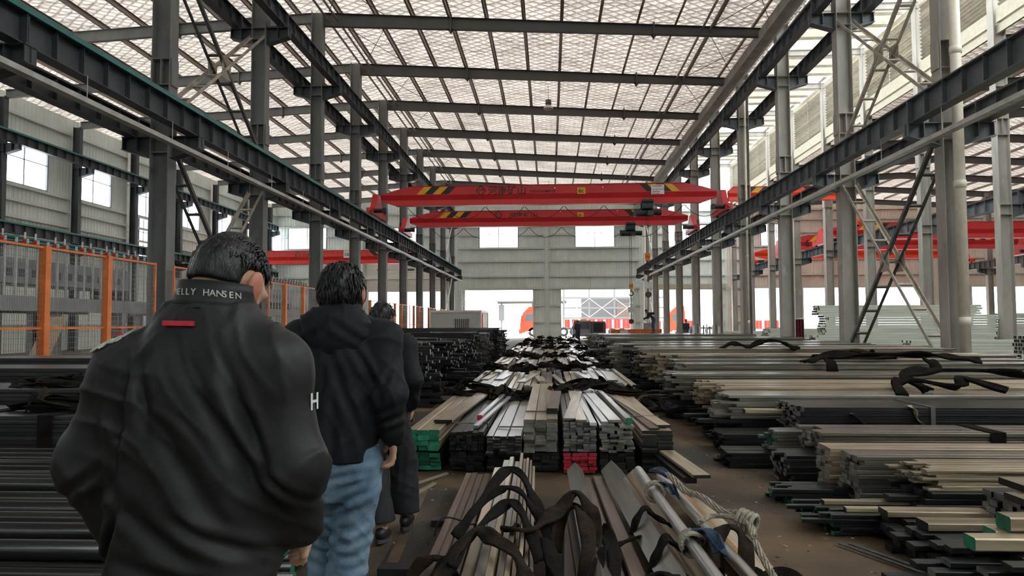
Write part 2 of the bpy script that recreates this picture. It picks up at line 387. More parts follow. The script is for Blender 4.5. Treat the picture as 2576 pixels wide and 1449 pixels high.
# ---- columns
def h_column(name, x, y, top, m, label, brackets=((6.28, 1, 1), (11.6, 1, 1)), D=0.46, W=0.40, splice=7.6, foot=None, bm=None, reach=1.02):
    root = tag(obj(name, None, None, (x, y, 0)), label, 'column', None, 'structure')
    mb = MB(); tf = 0.022
    for s in (-1, 1): mb.box(x+s*(D/2)-tf/2, x+s*(D/2)+tf/2, y-W/2, y+W/2, 0, top)
    mb.box(x-D/2+tf/2, x+D/2-tf/2, y-.008, y+.008, 0, top)
    build(mb, 'shaft', m, root)
    part_box('base_plate', m, root, x-D*.75, x+D*.75, y-W*.75, y+W*.75, 0, .03)
    st = MB()
    for (bz, l, r) in brackets:
        for z in (bz-.02, bz-.42): st.box(x-D/2, x+D/2, y-W/2+.01, y+W/2-.01, z-.01, z+.01)
    if splice:
        for z in (splice, splice+.66): st.box(x-D/2, x+D/2, y-W/2+.005, y+W/2-.005, z-.012, z+.012)
        st.box(x-.012, x+.012, y-W/2+.005, y+W/2-.005, splice, splice+.66)
    build(st, 'stiffener_plate', m, root)
    if splice:
        for s in (-1, 1): part_box('splice_plate', m, root, x+s*(D/2+.03)-.015, x+s*(D/2+.03)+.015, y-W*.42, y+W*.42, splice-.02, splice+.68)
    for (bz, l, r) in brackets:
        for s, on in ((-1, l), (1, r)):
            if not on: continue
            b = MB(); xa = x+s*D/2; xb = x+s*reach; w = .15
            b.bar((xa, y, bz-.012), (xb, y, bz-.012), 2*w, .024)                       # top flange
            b.bar((xa, y, bz-.56), (xb, y, bz-.32), 2*w, .022)                          # sloping lower flange
            pts = [(xa, bz-.02), (xb, bz-.02), (xb, bz-.32), (xa, bz-.56)]
            b.prism([(p[0]-x, p[1]) for p in pts], (x, y-.008, 0), (0, .016, 0), (1, 0, 0), (0, 0, 1))
            for t in (0.62, 0.97):
                xx = x+s*reach*t; b.box(xx-.01, xx+.01, y-w+.005, y+w-.005, bz-.34, bz-.024)
            build(b, 'bracket', bm or m, root)
    return root
NN = range(-2, 10)
def rz_nave(x): return 14.80-(x-XL)*0.0625          # top of rafter in the nave
def rz_left(x): return 14.80+(x-XL)*0.052
for n in NN:
    y = YN(n); o = ORD[n+2]
    where = '%s from the camera end of the left row' % o
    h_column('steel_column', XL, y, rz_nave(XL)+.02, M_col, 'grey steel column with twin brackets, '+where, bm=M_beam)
    h_column('steel_column', XR, y, 17.2, M_colr, 'tall pale steel column with twin brackets, %s from the camera end of the right row' % o, bm=M_beamr)
    if n >= 0:
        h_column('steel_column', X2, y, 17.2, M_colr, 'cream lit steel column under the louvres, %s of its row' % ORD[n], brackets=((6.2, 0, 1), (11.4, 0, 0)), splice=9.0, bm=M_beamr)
    if n >= 3:
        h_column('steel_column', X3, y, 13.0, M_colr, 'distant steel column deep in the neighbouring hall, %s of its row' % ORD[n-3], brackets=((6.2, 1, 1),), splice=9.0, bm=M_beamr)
    if n >= 2:
        h_column('steel_column', XW+.45, y, 13.5, M_beam, 'dark wall column beside the high windows, %s of its row' % ORD[n-2], brackets=((6.2, 0, 1), (11.0, 0, 1)), splice=0, D=.4, W=.3, bm=M_beam)

# ---- roofs: rafters, purlins, sheets
ceiling = tag(obj('ceiling', None, None, (0, 30, 14)), 'quilted foil roof lining on steel purlins over the hall', kind='structure')
def rafter(x0, x1, ztop, dep, y, m, splices=()):
    mb = MB(); k = 10; xs = [x0+(x1-x0)*i/k for i in range(k+1)]
    for a, b in zip(xs, xs[1:]):
        za, zb = ztop(a), ztop(b); da, db = dep(a), dep(b)
        mb.hexa([(a, y-.1, za-.02), (b, y-.1, zb-.02), (b, y+.1, zb-.02), (a, y+.1, za-.02), (a, y-.1, za), (b, y-.1, zb), (b, y+.1, zb), (a, y+.1, za)])
        mb.hexa([(a, y-.1, za-da), (b, y-.1, zb-db), (b, y+.1, zb-db), (a, y+.1, za-da), (a, y-.1, za-da+.02), (b, y-.1, zb-db+.02), (b, y+.1, zb-db+.02), (a, y+.1, za-da+.02)])
        mb.hexa([(a, y-.006, za-da+.02), (b, y-.006, zb-db+.02), (b, y+.006, zb-db+.02), (a, y+.006, za-da+.02), (a, y-.006, za-.02), (b, y-.006, zb-.02), (b, y+.006, zb-.02), (a, y+.006, za-.02)])
    r = build(mb, 'rafter', m, ceiling)
    sp = MB()
    for s in splices:
        z = ztop(s); d = dep(s)
        sp.hexa([(s-.03, y-.13, z-d-.13), (s+.03, y-.13, z-d-.13), (s+.03, y+.13, z-d-.13), (s-.03, y+.13, z-d-.13), (s-.03, y-.13, z+.10), (s+.03, y-.13, z+.10), (s+.03, y+.13, z+.10), (s-.03, y+.13, z+.10)])
        sp.hexa([(s-.14, y-.02, z-d-.005), (s+.14, y-.02, z-d-.005), (s+.14, y+.02, z-d-.005), (s-.14, y+.02, z-d-.005), (s-.01, y-.02, z-d-.16), (s+.01, y-.02, z-d-.16), (s+.01, y+.02, z-d-.16), (s-.01, y+.02, z-d-.16)])
    if splices: build(sp, 'splice_plate', m, r)
    return r
for n in range(0, 10):
    y = YN(n)
    rafter(XL+.24, XR-.24, rz_nave, lambda x: 0.58-(x-XL)*0.0115, y, M_rafter, (-4.1, 4.4))
    rafter(XW+.6, XL-.24, rz_left, lambda x: 0.50-abs(x+19)*0.008, y, M_col, (-15.9, -22.0))
    if n >= 2: rafter(X2+.2, X3, lambda x: 13.1+.6*(1-abs(x-28.6)/10.4), lambda x: .5, y, M_rafter, ())
    if n >= 3: rafter(X3, XE-.1, lambda x: 13.1+.6*(1-abs(x-49.5)/10.5), lambda x: .5, y, M_rafter, ())
    if n >= 1: rafter(XR, X2, lambda x: 17.25, lambda x: .35, y, M_colr, ())
# purlins: Z-section, one length per bay
pm = MB(); pm.box(-.01, .075, .0, 5.98, .18, .195); pm.box(-.01, .01, 0, 5.98, .015, .18); pm.box(-.075, .01, .0, 5.98, 0, .015); pm.box(-.075, -.06, 0, 5.98, .015, .035)
me_purlin = pm.mesh('purlin', M_purlin)
def purlin_rows(xs, ztop, n0, n1):
    for n in range(n0, n1):
        for x in xs: obj('purlin', me_purlin, ceiling, (x, YN(n)+.01, ztop(x)+.002))
nave_x = [XL+.9+1.58*i for i in range(12)]
purlin_rows(nave_x, rz_nave, 0, 9)
purlin_rows([XL-.9-1.7*i for i in range(11)], rz_left, 0, 9)
purlin_rows([X2+1.0+1.7*i for i in range(12)], lambda x: 13.1+.6*(1-abs(x-28.6)/10.4), 2, 9)
purlin_rows([X3+1.0+2.1*i for i in range(9)], lambda x: 13.1+.6*(1-abs(x-49.5)/10.5), 3, 9)
def sheet(x0, x1, zf, y0, y1, m, name='roof_sheet', dz=.2, k=1):
    mb = MB(); xs = [x0+(x1-x0)*i/k for i in range(k+1)]
    for a, b in zip(xs, xs[1:]): mb.quad((a, y0, zf(a)+dz), (a, y1, zf(a)+dz), (b, y1, zf(b)+dz), (b, y0, zf(b)+dz))
    return build(mb, name, m, ceiling)
for n in range(-5, 10):
    ya, yb = max(YN(n), -13.9), min(YN(n+1), YE)
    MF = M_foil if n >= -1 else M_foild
    sheet(XL, XR+.3, rz_nave, ya, yb, MF); sheet(XW, XL, rz_left, ya, yb, MF)
    sheet(X2, 28.6, lambda x: 13.1+.6*(1-abs(x-28.6)/10.4), ya, yb, MF); sheet(28.6, X3, lambda x: 13.1+.6*(1-abs(x-28.6)/10.4), ya, yb, MF)
    sheet(X3, 49.5, lambda x: 13.1+.6*(1-abs(x-49.5)/10.5), ya, yb, MF); sheet(49.5, XE, lambda x: 13.1+.6*(1-abs(x-49.5)/10.5), ya, yb, MF)
    # raised roof between the halls: ribbed sheets with a clear skylight strip at every frame
    sk = .75
    mb = MB(); nx = 36
    for i in range(nx):
        a = XR-.3+(X2-XR+.6)*i/nx; b = XR-.3+(X2-XR+.6)*(i+1)/nx; za, zb2 = 17.42+.06*(i % 2), 17.42+.06*((i+1) % 2); mb.quad((a, ya+sk, za), (a, yb-sk, za), (b, yb-sk, zb2), (b, ya+sk, zb2))
    build(mb, 'roof_sheet', M_foil2, ceiling)
    if n >= 0:
        for yy in (ya+1.5, ya+3.0, ya+4.5): part_box('purlin', M_colr, ceiling, XR, X2, yy-.03, yy+.03, 17.27, 17.41)
        for i in range(4):
            xa = XR+.35+i*2.03
            part_box('skylight', M_glass, ceiling, xa, xa+1.8, ya-sk, ya+sk, 17.40, 17.41)
        for i in range(5):
            xa = XR+.24+i*2.03; part_box('skylight_bar', M_colr, ceiling, xa-.12, xa+.12, ya-sk, ya+sk, 17.36, 17.43)
# edge gutter and soffit along the right eave of the nave, upstand wall over it
mb = MB(); mb.box(XR-.9, XR-.5, -13, YE-.1, 13.05, 13.12); mb.box(XR-.92, XR-.9, -13, YE-.1, 13.05, 13.5); mb.box(XR-.5, XR-.48, -13, YE-.1, 13.05, 13.45)
build(mb, 'eave_gutter', M_colr, ceiling)
for dx in (.35, .6): build(MB().tube([(XR-dx, 12, 12.85), (XR-dx, YE-.4, 12.85)], .035), 'eave_pipe', M_tray, ceiling)
# strut tube seen along the roof (twin line right of centre)
for dx in (0, .33): build(MB().tube([(6.35+dx, YN(0), rz_nave(6.35)-.2), (6.35+dx, YN(9), rz_nave(6.35)-.2)], .05), 'roof_strut', M_purlin, ceiling)
for dx in (0, .4): build(MB().tube([(XL+.45+dx, YN(0), rz_nave(XL)-.35), (XL+.45+dx, YN(9), rz_nave(XL)-.35)], .05), 'roof_strut', M_purlin, ceiling)
# roof bracing rods in the right edge strip
for n in range(1, 9):
    for (xa, xb) in ((6.7, 9.2), (9.2, 6.7), (XL+.5, XL+3), (XL+3, XL+.5)):
        build(MB().tube([(xa, YN(n)+.2, rz_nave(xa)-.12), (xb, YN(n+1)-.2, rz_nave(xb)-.12)], .014, 5), 'brace_rod', M_rail, ceiling)

# ---- louvred clerestory on the far side of the raised roof
wl2 = tag(obj('wall_louvre', None, None, (X2, 40, 14)), 'louvred clerestory wall above the neighbouring roof', kind='structure')
me_sl = MB().bar((0, .25, 0), (0, 5.75, 0), .22, .012, up=(.62, 0, .78)).mesh('louvre_slat', mat('louvre_sheet', (.36, .33, .26), .4, .3, var=.12, scale=3, rand=.25))
for n in range(1, 9):
    y = YN(n)
    part_box('sill_beam', M_cream, wl2, X2-.14, X2+.14, y+.2, y+5.8, 13.55, 14.15)
    part_box('head_beam', M_cream, wl2, X2-.10, X2+.10, y+.2, y+5.8, 16.95, 17.2)
    part_box('louvre_post', M_colr, wl2, X2-.05, X2+.05, y+2.95, y+3.05, 14.15, 16.95)
    for i in range(15): obj('louvre_slat', me_sl, wl2, (X2, y, 14.25+i*.182))
# sheet wall below the sill of the neighbouring roof edge
mb = MB(); mb.box(X2-.05, X2+.05, -10, YE, 13.15, 13.5); build(mb, 'sill_flashing', M_cream, wl2)
# ================================================================== RUNWAYS
def runway(x, zb, h, n0, n1, m, label, rail=True, teal=0, near=5, w=.28):
    """I-beams bracket to bracket along y; web stiffeners every 0.75 m; rail on top"""
    key = (h, m.name, w)
    stm = MB()
    for s in (-1, 1): stm.box(s*(w/2-.065)-.055, s*(w/2-.065)+.055, -.007, .007, .02, h-.02)
    me_st = stm.mesh('web_stiffener', m)
    far = MB()
    for i in range(1, 8):
        for s in (-1, 1): far.box(s*(w/2-.065)-.055, s*(w/2-.065)+.055, i*.75-.007, i*.75+.007, .02, h-.02)
    me_far = far.mesh('web_stiffeners', m)
    bm = MB().ibeam((0, .01, h/2), (0, B-.01, h/2), h, w)
    for yy in (.02, B-.02): bm.box(-w/2-.01, w/2+.01, yy-.012, yy+.012, 0, h-.01)
    me_b = bm.mesh('beam', m)
    rl = MB().prism([(-.045, 0), (.045, 0), (.045, .012), (.012, .03), (.012, .05), (.028, .055), (.028, .08), (-.028, .08), (-.028, .055), (-.012, .05), (-.012, .03), (-.045, .012)], (0, 0, h), (0, B, 0), (1, 0, 0), (0, 0, 1))
    me_r = rl.mesh('rail', M_rail)
    if teal:
        tm = MB(); tm.box(teal*.19-.02, teal*.19+.02, 0, B, h-.045, h+.055)
        for i in range(3): tm.box(min(teal*.14, teal*.19), max(teal*.14, teal*.19), 1+2*i, 1.04+2*i, h-.01, h+.02)
        me_t = tm.mesh('conductor_bar', M_teal)
    for n in range(n0, n1):
        r = thing('runway_beam', (x, YN(n), zb), '%s, %s span from the camera end' % (label, ORD[n-n0]), 'beam', None, 'structure')
        obj('beam', me_b, r, (x, YN(n), zb))
        if rail: obj('rail', me_r, r, (x, YN(n), zb))
        if teal: obj('conductor_bar', me_t, r, (x, YN(n), zb))
        if n < near:
            for i in range(1, 8): obj('web_stiffener', me_st, r, (x, YN(n)+i*.75, zb))
        else: tag(obj('web_stiffeners', me_far, r, (x, YN(n), zb)), kind='stuff')
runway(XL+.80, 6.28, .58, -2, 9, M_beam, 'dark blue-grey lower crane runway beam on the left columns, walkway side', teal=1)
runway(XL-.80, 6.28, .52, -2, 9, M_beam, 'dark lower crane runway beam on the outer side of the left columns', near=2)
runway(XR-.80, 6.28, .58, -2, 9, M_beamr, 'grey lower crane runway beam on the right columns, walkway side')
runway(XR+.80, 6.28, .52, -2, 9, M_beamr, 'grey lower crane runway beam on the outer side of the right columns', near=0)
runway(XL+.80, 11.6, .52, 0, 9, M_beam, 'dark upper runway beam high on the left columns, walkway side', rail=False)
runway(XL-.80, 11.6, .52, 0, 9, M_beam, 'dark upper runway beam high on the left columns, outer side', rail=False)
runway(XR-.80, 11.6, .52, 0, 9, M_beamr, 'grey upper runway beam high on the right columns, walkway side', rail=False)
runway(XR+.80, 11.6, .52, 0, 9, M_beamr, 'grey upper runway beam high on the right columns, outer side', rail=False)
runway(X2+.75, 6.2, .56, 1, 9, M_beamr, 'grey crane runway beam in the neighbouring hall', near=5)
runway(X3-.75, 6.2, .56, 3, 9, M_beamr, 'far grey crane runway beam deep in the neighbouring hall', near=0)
runway(XW+1.2, 6.28, .52, 2, 9, M_beam, 'lower runway beam along the windowed side wall', teal=1, near=0)
runway(XW+1.2, 11.0, .52, 2, 9, M_beam, 'upper runway beam along the windowed side wall', teal=1, near=0)

# ---- hanging cable trays below the lower runways
def tray(x, z, label):
    r = thing('cable_tray', (x, 40, z), label, 'cable tray')
    tm = MB(); tm.box(-.09, .09, 0, 5.99, 0, .012); tm.box(-.09, -.078, 0, 5.99, .012, .10); tm.box(.078, .09, 0, 5.99, .012, .10)
    me = tm.mesh('tray_section', M_tray)
    rod = MB().tube([(0, 0, .0), (0, 0, 6.28-z)], .008, 6).mesh('hanger_rod', M_tray)
    for n in range(-2, 9):
        obj('tray_section', me, r, (x, YN(n), z))
        for dy in (1.5, 4.6): obj('hanger_rod', rod, r, (x+.05, YN(n)+dy, z))
tray(XL+.95, 5.74, 'galvanised cable tray hung under the left crane runway')
tray(XR-.95, 5.60, 'galvanised cable tray hung under the right crane runway')

# ---- battened cross bracing between the columns
def ladder_brace(name, label, x, a, b, m1, gap=.34):
    """twin angles from a=(y,z) to b=(y,z), joined by battens; pair spaced across x"""
    r = thing(name, (x, a[0], a[1]), label, 'bracing', None, 'structure')
    va = Vector((0, a[0], a[1])); vb = Vector((0, b[0], b[1])); d = (vb-va); L = d.length; d.normalize()
    nrm = Vector((0, -d.z, d.y))
    for s in (-1, 1):
        p = va+nrm*0; q = vb+nrm*0; xx = x+s*gap/2
        mb = MB(); mb.bar((xx, p.y, p.z), (xx, q.y, q.z), .09, .012, up=tuple(nrm)); mb.bar((xx+s*.04, p.y+nrm.y*.045, p.z+nrm.z*.045), (xx+s*.04, q.y+nrm.y*.045, q.z+nrm.z*.045), .012, .09, up=tuple(nrm))
        build(mb, 'angle_bar', m1, r)
    k = max(2, int(L/.95))
    for i in range(1, k):
        c = va+d*(L*i/k)
        mb = MB(); mb.bar((x-gap/2, c.y, c.z), (x+gap/2, c.y, c.z), .07, .05, up=tuple(nrm)); build(mb, 'batten', m1, r)
    return r
for (x, mm, side) in ((XL, M_brace, 'left'), (XR, M_brace, 'right')):
    for (z0, z1, t) in ((.5, 5.9, 'lower'), (7.0, 11.2, 'upper')):
        ladder_brace('cross_brace', 'battened %s brace rising away from the camera between the %s columns' % (t, side), x-.0, (YN(0)+.25, z0), (YN(1)-.25, z1), mm, gap=.42)
        ladder_brace('cross_brace', 'battened %s brace falling away from the camera between the %s columns' % (t, side), x+.0, (YN(0)+.25, z1), (YN(1)-.25, z0), M_braced if side == 'left' or t == 'lower' else mm, gap=.38)
        mb = MB(); c = (YN(0)+3, (z0+z1)/2)
        for s in (-1, 1): mb.box(x+s*.215-.006, x+s*.215+.006, c[0]-.28, c[0]+.28, c[1]-.28, c[1]+.28)
        tag(build(mb, 'gusset_plate', mm), 'gusset plate where the %s braces cross between the %s columns' % (t, side), 'bracing', kind='structure')
for x, side in ((XL, 'left'), (XR, 'right')):
    for (z0, z1) in ((1.0, 6.0), (7.0, 11.3)):
        mb = MB(); mb.tube([(x, YN(8)+.2, z0), (x, YN(9)-.2, z1)], .05, 6); mb.tube([(x, YN(8)+.2, z1), (x, YN(9)-.2, z0)], .05, 6)
        tag(build(mb, 'cross_brace', M_white), 'thin white cross bracing in the last bay of the %s columns at height %d' % (side, z0), 'bracing', kind='structure')

# ---- downpipes
def downpipe(x, y, z0, z1, r, m, label):
    t = thing('downpipe', (x, y, z0), label, 'pipe')
    build(MB().tube([(x, y, z0), (x, y, z1)], r, 14), 'pipe', m, t, smooth=True)
    z = z0+1.5
    while z < z1:
        build(MB().tube([(x, y, z-.09), (x, y, z-.085), (x, y, z+.085), (x, y, z+.09)], [r*.9, r*1.13, r*1.13, r*.9], 14), 'pipe_collar', m, t, smooth=True); z += 3.2
downpipe(XR+.02, YN(0)-.37, .03, 13.4, .12, M_pvc, 'ivory plastic downpipe on the near right column')
downpipe(XR+.02, YN(3)-.29, .03, 13.4, .05, M_pvc, 'thin ivory downpipe on a right column by the cctv bracket')
downpipe(XR-.2, YN(9)-.6, 0, 13.2, .10, M_pvc, 'ivory downpipe in the far right corner of the nave')
for n in (3, 5, 7): downpipe(XW+.3, YN(n)-.45, 0, 13.4, .09, M_white, 'white downpipe on the windowed wall, %s of three' % ORD[(n-3)//2])

# ================================================================== CRANES
FONT_CACHE = {}
def text_mesh(s, size, depth=.004, bold=.012):
    cu = bpy.data.curves.new('lettering', 'FONT'); cu.body = s; cu.size = size; cu.extrude = depth; cu.align_x = 'LEFT'; cu.offset = bold*size; cu.resolution_u = 3
    o = bpy.data.objects.new('lettering', cu); COL.objects.link(o)
    dg = bpy.context.evaluated_depsgraph_get(); me = bpy.data.meshes.new_from_object(o.evaluated_get(dg)); bpy.data.objects.remove(o); bpy.data.curves.remove(cu)
    return me
def lettering(s, size, parent, loc, m, name='lettering', rot=(math.pi/2, 0, 0), sx=1.0):
    me = text_mesh(s, size); me.materials.clear(); me.materials.append(m); me.name = 'lettering'
    return obj(name, me, parent, loc, rot, (sx, 1, 1))

def crane(x0, x1, y, zt, label, deco, hoist=None, taper=1.9, hgt=1.0, mr=None, wid=.42, end_h=1.0, truck=2.9, zrail=6.94, capt='6'):
    """single girder travelling crane spanning x0..x1, girder top at zt"""
    mr = mr or M_red
    r = thing('travelling_crane', (0.5*(x0+x1), y, zrail), label, 'crane')
    # girder: box upper half, slanting shoulder, I-beam below; deeper in the middle than at the ends
    zb = zt-hgt; zm = zt-hgt*.46; zl = zt-hgt*.72; e = .42
    secs = [(x0+.28, zt-e), (x0+taper, zt), (x1-taper, zt), (x1-.28, zt-e)]
    g = MB()
    def ring(x, top, bot):
        return [(x, y-wid/2, zm), (x, y-wid/2, top), (x, y+wid/2, top), (x, y+wid/2, zm), (x, y+.09, zl), (x, y+.17, bot), (x, y-.17, bot), (x, y-.09, zl)]
    rings = [ring(secs[0][0], secs[0][1], zl-.02), ring(x0+taper*.55, zt-e*.45, zb), ring(secs[1][0], zt, zb), ring(secs[2][0], zt, zb), ring(x1-taper*.55, zt-e*.45, zb), ring(secs[3][0], secs[3][1], zl-.02)]
    for a in rings: g.v += a
    for i in range(5):
        for j in range(8):
            j2 = (j+1) % 8; g.f.append((i*8+j, (i+1)*8+j, (i+1)*8+j2, i*8+j2)); g.m.append(0)
    g.f.append(tuple(range(8))); g.m.append(0); g.f.append(tuple(40+j for j in reversed(range(8)))); g.m.append(0)
    gd = build(g, 'girder', mr, r)
    build(MB().box(x0+taper*.55, x1-taper*.55, y-.185, y+.185, zb-.02, zb+.012), 'bottom_flange', mr, r)
    build(MB().box(x0+taper, x1-taper, y-wid/2-.05, y+wid/2+.05, zt, zt+.016), 'top_flange', mr, r)
    # end carriages
    for s, xx in ((1, x0), (-1, x1)):
        ec = MB(); h = end_h
        ec.box(xx-.16, xx+.16, y-truck/2, y+truck/2, zrail+.12, zrail+.42)
        c = build(ec, 'end_carriage', mr, r)
        pr = [(y-.85, zrail+.42), (y+.85, zrail+.42), (y+.28, zt-e+.02), (y-.28, zt-e+.02)]
        build(MB().prism([(p[0]-y, p[1]) for p in pr], (xx-.14, y, 0), (.28, 0, 0), (0, 1, 0), (0, 0, 1)), 'end_bracket', mr, r)
        for yy in (y-truck/2+.35, y+truck/2-.35): build(MB().tube([(xx-.05, yy, zrail+.20), (xx+.05, yy, zrail+.20)], .16, 16), 'wheel', M_rail, c)
        for sy in (-1, 1): build(MB().tube([(xx, y+sy*truck/2, zrail+.30), (xx, y+sy*(truck/2+.14), zrail+.30)], .10, 10), 'buffer', mr, c)
        mo = MB().tube([(xx+s*.16, y-truck/2+.35, zrail+.30), (xx+s*.62, y-truck/2+.35, zrail+.30)], .12, 10); mo.box(xx+min(s*.62, s*.78), xx+max(s*.62, s*.78), y-truck/2+.23, y-truck/2+.47, zrail+.18, zrail+.42)
        build(mo, 'travel_motor', M_blk, c)
        build(MB().tube([(xx, y-.30, zt-e-.18), (xx, y-.28, zt-e-.18)], .10, 14), 'lifting_eye', M_blk, c)
    yf = y-wid/2-.004
    if deco.get('stripes'):
        for s, xs in ((1, x0+deco['stripes']), (-1, x1-deco['stripes'])):
            for i in range(4):
                a = xs+s*i*.42; sl = (zt-zm-.06)*1.0
                q = [(a, zm+.03), (a+s*.40, zm+.03), (a+s*(.40+sl), zt-.03), (a+s*sl, zt-.03)]
                if s < 0: q = q[::-1]
                mb = MB().prism(q, (0, yf+.0, 0), (0, .004, 0), (1, 0, 0), (0, 0, 1)); build(mb, 'hazard_stripe', M_yel if i % 2 == (0 if s > 0 else 0) else M_blk, r)
    for (s, size, x, z, m, sx) in deco.get('text', ()): lettering(s, size, r, (x, yf-.003, z), m, sx=sx)
    for (kind, x, z, w, h, m, txts) in deco.get('plates', ()):
        p = build(MB().box(x, x+w, yf-.012, yf, z, z+h), kind, m, r)
        for (s, size, dx, dz, mm) in txts: lettering(s, size, p, (x+dx, yf-.017, z+dz), mm)
    for (x, z) in deco.get('diamond', ()):
        mb = MB()
        for (r_, yy) in ((.25, .004), ): 
            pts = [(x+r_, z), (x, z+r_), (x-r_, z), (x, z-r_)]
            for i in range(4):
                a, b = pts[i], pts[(i+1) % 4]; mb.bar((a[0], yf-.004, a[1]), (b[0], yf-.004, b[1]), .008, .05, up=(b[1]-a[1], 0, a[0]-b[0]))
            for q in (-.07, .07): mb.bar((x+q-.05, yf-.004, z-.02), (x+q+.05, yf-.004, z+.06), .008, .05, up=(-.08, 0, .1))
        build(mb, 'logo_diamond', deco.get('dm', M_blk), r)
    for (x, z) in deco.get('dots', ()):
        build(MB().tube([(x, yf-.02, z), (x, yf, z)], .035, 10), 'marker_lamp', M_white, r)
    # festoon cable below the girder
    if deco.get('festoon'):
        for i in range(deco['festoon']):
            xa = x0+1.6+i*2.05; pts = []
            for k in range(13):
                t = k/12; pts.append((xa+t*2.0, y+.25, zb-.06-.62*4*t*(1-t)))
            build(MB().tube(pts, .016, 5), 'festoon_cable', M_blk, r)
    if hoist:
        hx, drop, hookm = hoist
        h = thing('electric_hoist', (hx, y, zb-.9), deco['hoist_label'], 'hoist')
        t = MB(); t.tube([(hx-.28, y-.30, zb+.05), (hx+.28, y-.30, zb+.05)], .10, 12); t.box(hx-.28, hx+.28, y-.30, y-.20, zb-.30, zb+.12); t.box(hx-.28, hx+.28, y+.20, y+.30, zb-.30, zb+.12); t.box(hx-.28, hx+.28, y-.3, y+.3, zb-.32, zb-.28)
        build(t, 'trolley', M_hoist, h)
        for sx in (-.16, .16): build(MB().tube([(hx+sx, y-.36, zb+.06), (hx+sx, y-.30, zb+.06)], .10, 14), 'trolley_wheel', M_hoist, h)
        d = MB().tube([(hx-.55, y, zb-.50), (hx+.32, y, zb-.50)], .18, 16); build(d, 'drum', M_hoist, h, smooth=False)
        build(MB().tube([(hx+.32, y, zb-.50), (hx+.72, y, zb-.50)], .14, 12), 'hoist_motor', M_blk, h)
        build(MB().box(hx-.66, hx-.55, y-.2, y+.2, zb-.70, zb-.32), 'gearbox', M_hoist, h)
        build(MB().box(hx+.0, hx+.3, y-.30, y-.19, zb-.66, zb-.42), 'control_box', M_hoist, h)
        if drop:
            for sx in (-.05, .05): build(MB().tube([(hx+sx, y, zb-.66), (hx+sx, y, drop+.45)], .012, 5), 'wire_rope', M_blk, h)
            hb = MB(); hb.box(hx-.10, hx+.10, y-.12, y+.12, drop+.12, drop+.5); hb.tube([(hx-.12, y, drop+.38), (hx+.12, y, drop+.38)], .16, 14)
            build(hb, 'hook_block', hookm, h)
            pts = [(hx, y, drop+.12), (hx, y, drop)]+[(hx+.13*math.sin(a)*1, y, drop-.13+.13*math.cos(a)) for a in [0.3+i*.45 for i in range(10)]]
            build(MB().tube(pts, .035, 8), 'hook', M_blk, h)
    return r
deco1 = dict(stripes=2.15, text=[('河南矿山', .50, -3.15, 8.16, M_blk, 1.0), ('HENANMINE', .20, -.98, 8.22, M_blk, 1.15)], diamond=[(-3.5, 8.36)], dots=[(.3, 8.44), (2.75, 8.44)],
             plates=[('capacity_plate', 1.45, 8.12, .42, .34, M_yel, [('6t', .30, .06, .06, M_blk)]),
                     ('safety_notice', 5.2, 8.05, .66, .50, M_white, [('十不吊安全操作', .072, .05, .40, M_red), ('△ △ △ □ ※', .11, .06, .22, M_red), ('≡≡≡≡≡≡≡≡', .08, .06, .10, M_blk), ('≡≡≡≡≡≡≡≡', .08, .06, .02, M_red)])],
             festoon=8, hoist_label='dark green wire rope hoist under the nearer red crane')
crane(XL+.80, XR-.80, 36.7, 8.62, 'red travelling crane with black lettering, nearer of the two over the stacks', deco1, hoist=(5.0, 4.55, mat('hook_orange', (.70, .17, .02), .5)), hgt=.98)
deco2 = dict(stripes=2.15, text=[('河南矿山', .30, -2.5, 8.13, MATS['black_paint'], 1.5)], diamond=[(-3.15, 8.24)], dots=[(.7, 8.42), (4.2, 8.42)],
             plates=[('capacity_plate', 1.75, 8.05, .38, .30, M_yel, [('6t', .26, .06, .05, M_blk)])], festoon=8, hoist_label='dark green wire rope hoist under the farther red crane')
crane(XL+.80, XR-.80, 44.3, 8.50, 'red travelling crane with diamond logo, farther of the two over the stacks', deco2, hoist=(5.0, 3.45, mat('hook_gold', (.70, .38, .05), .5)), hgt=.95)
deco3 = dict(stripes=1.6, text=[('10t', .42, -14.1, 6.85, M_blk, 1.0)], plates=[('capacity_plate', -16.3, 6.75, .7, .6, M_white, [('10t', .36, .05, .14, M_rail)]), ('safety_notice', -12.3, 6.9, 1.0, .5, M_white, [])], diamond=[(-20.0, 7.0)], dm=M_rail)
deco3['text'] = [('河南矿山', .26, -19.6, 6.9, M_rail, 1.3)]
crane(XW+1.2, XL-.80, 56.0, 7.35, 'red ten tonne crane in the left aisle seen between the columns', deco3, hgt=1.05, zrail=6.88, taper=2.4, mr=mat('strong_red_paint', (.80, .035, .03), .4))  # stronger red than the paint of the nave cranes
deco4 = dict(stripes=2.4, text=[('6', .8, 21.0, 7.75, M_blk, 1.0)], dots=[(30, 8.3)])
crane(X2+.75, X3-.75, 60.0, 8.65, 'red crane numbered six in the neighbouring hall', deco4, hgt=1.2, taper=2.3, zrail=6.8)
deco5 = dict(stripes=2.4, text=[('10t', .6, 27.6, 7.75, M_white, 1.0)], dots=[])
crane(X2+.75, X3-.75, 50.6, 8.35, 'second red crane in the neighbouring hall nearer the camera', deco5, hgt=1.1, taper=2.3, zrail=6.8)
crane(X2+.75, X3-.75, 68.0, 8.5, 'third red crane in the neighbouring hall by the end wall', dict(stripes=2.4), hgt=1.1, taper=2.3, zrail=6.8, mr=M_redo)
crane(XR+.80, X2-.5, 43.0, 9.55, 'short bright red crane in the bay behind the right columns', dict(stripes=.75), hgt=.8, taper=.5, zrail=6.94, mr=M_redo)
crane(X3+1, XE-1.2, 62.0, 9.2, 'red crane in the farthest hall', dict(stripes=2.4), hgt=1.3, taper=2.3, zrail=7.6, mr=M_redo)

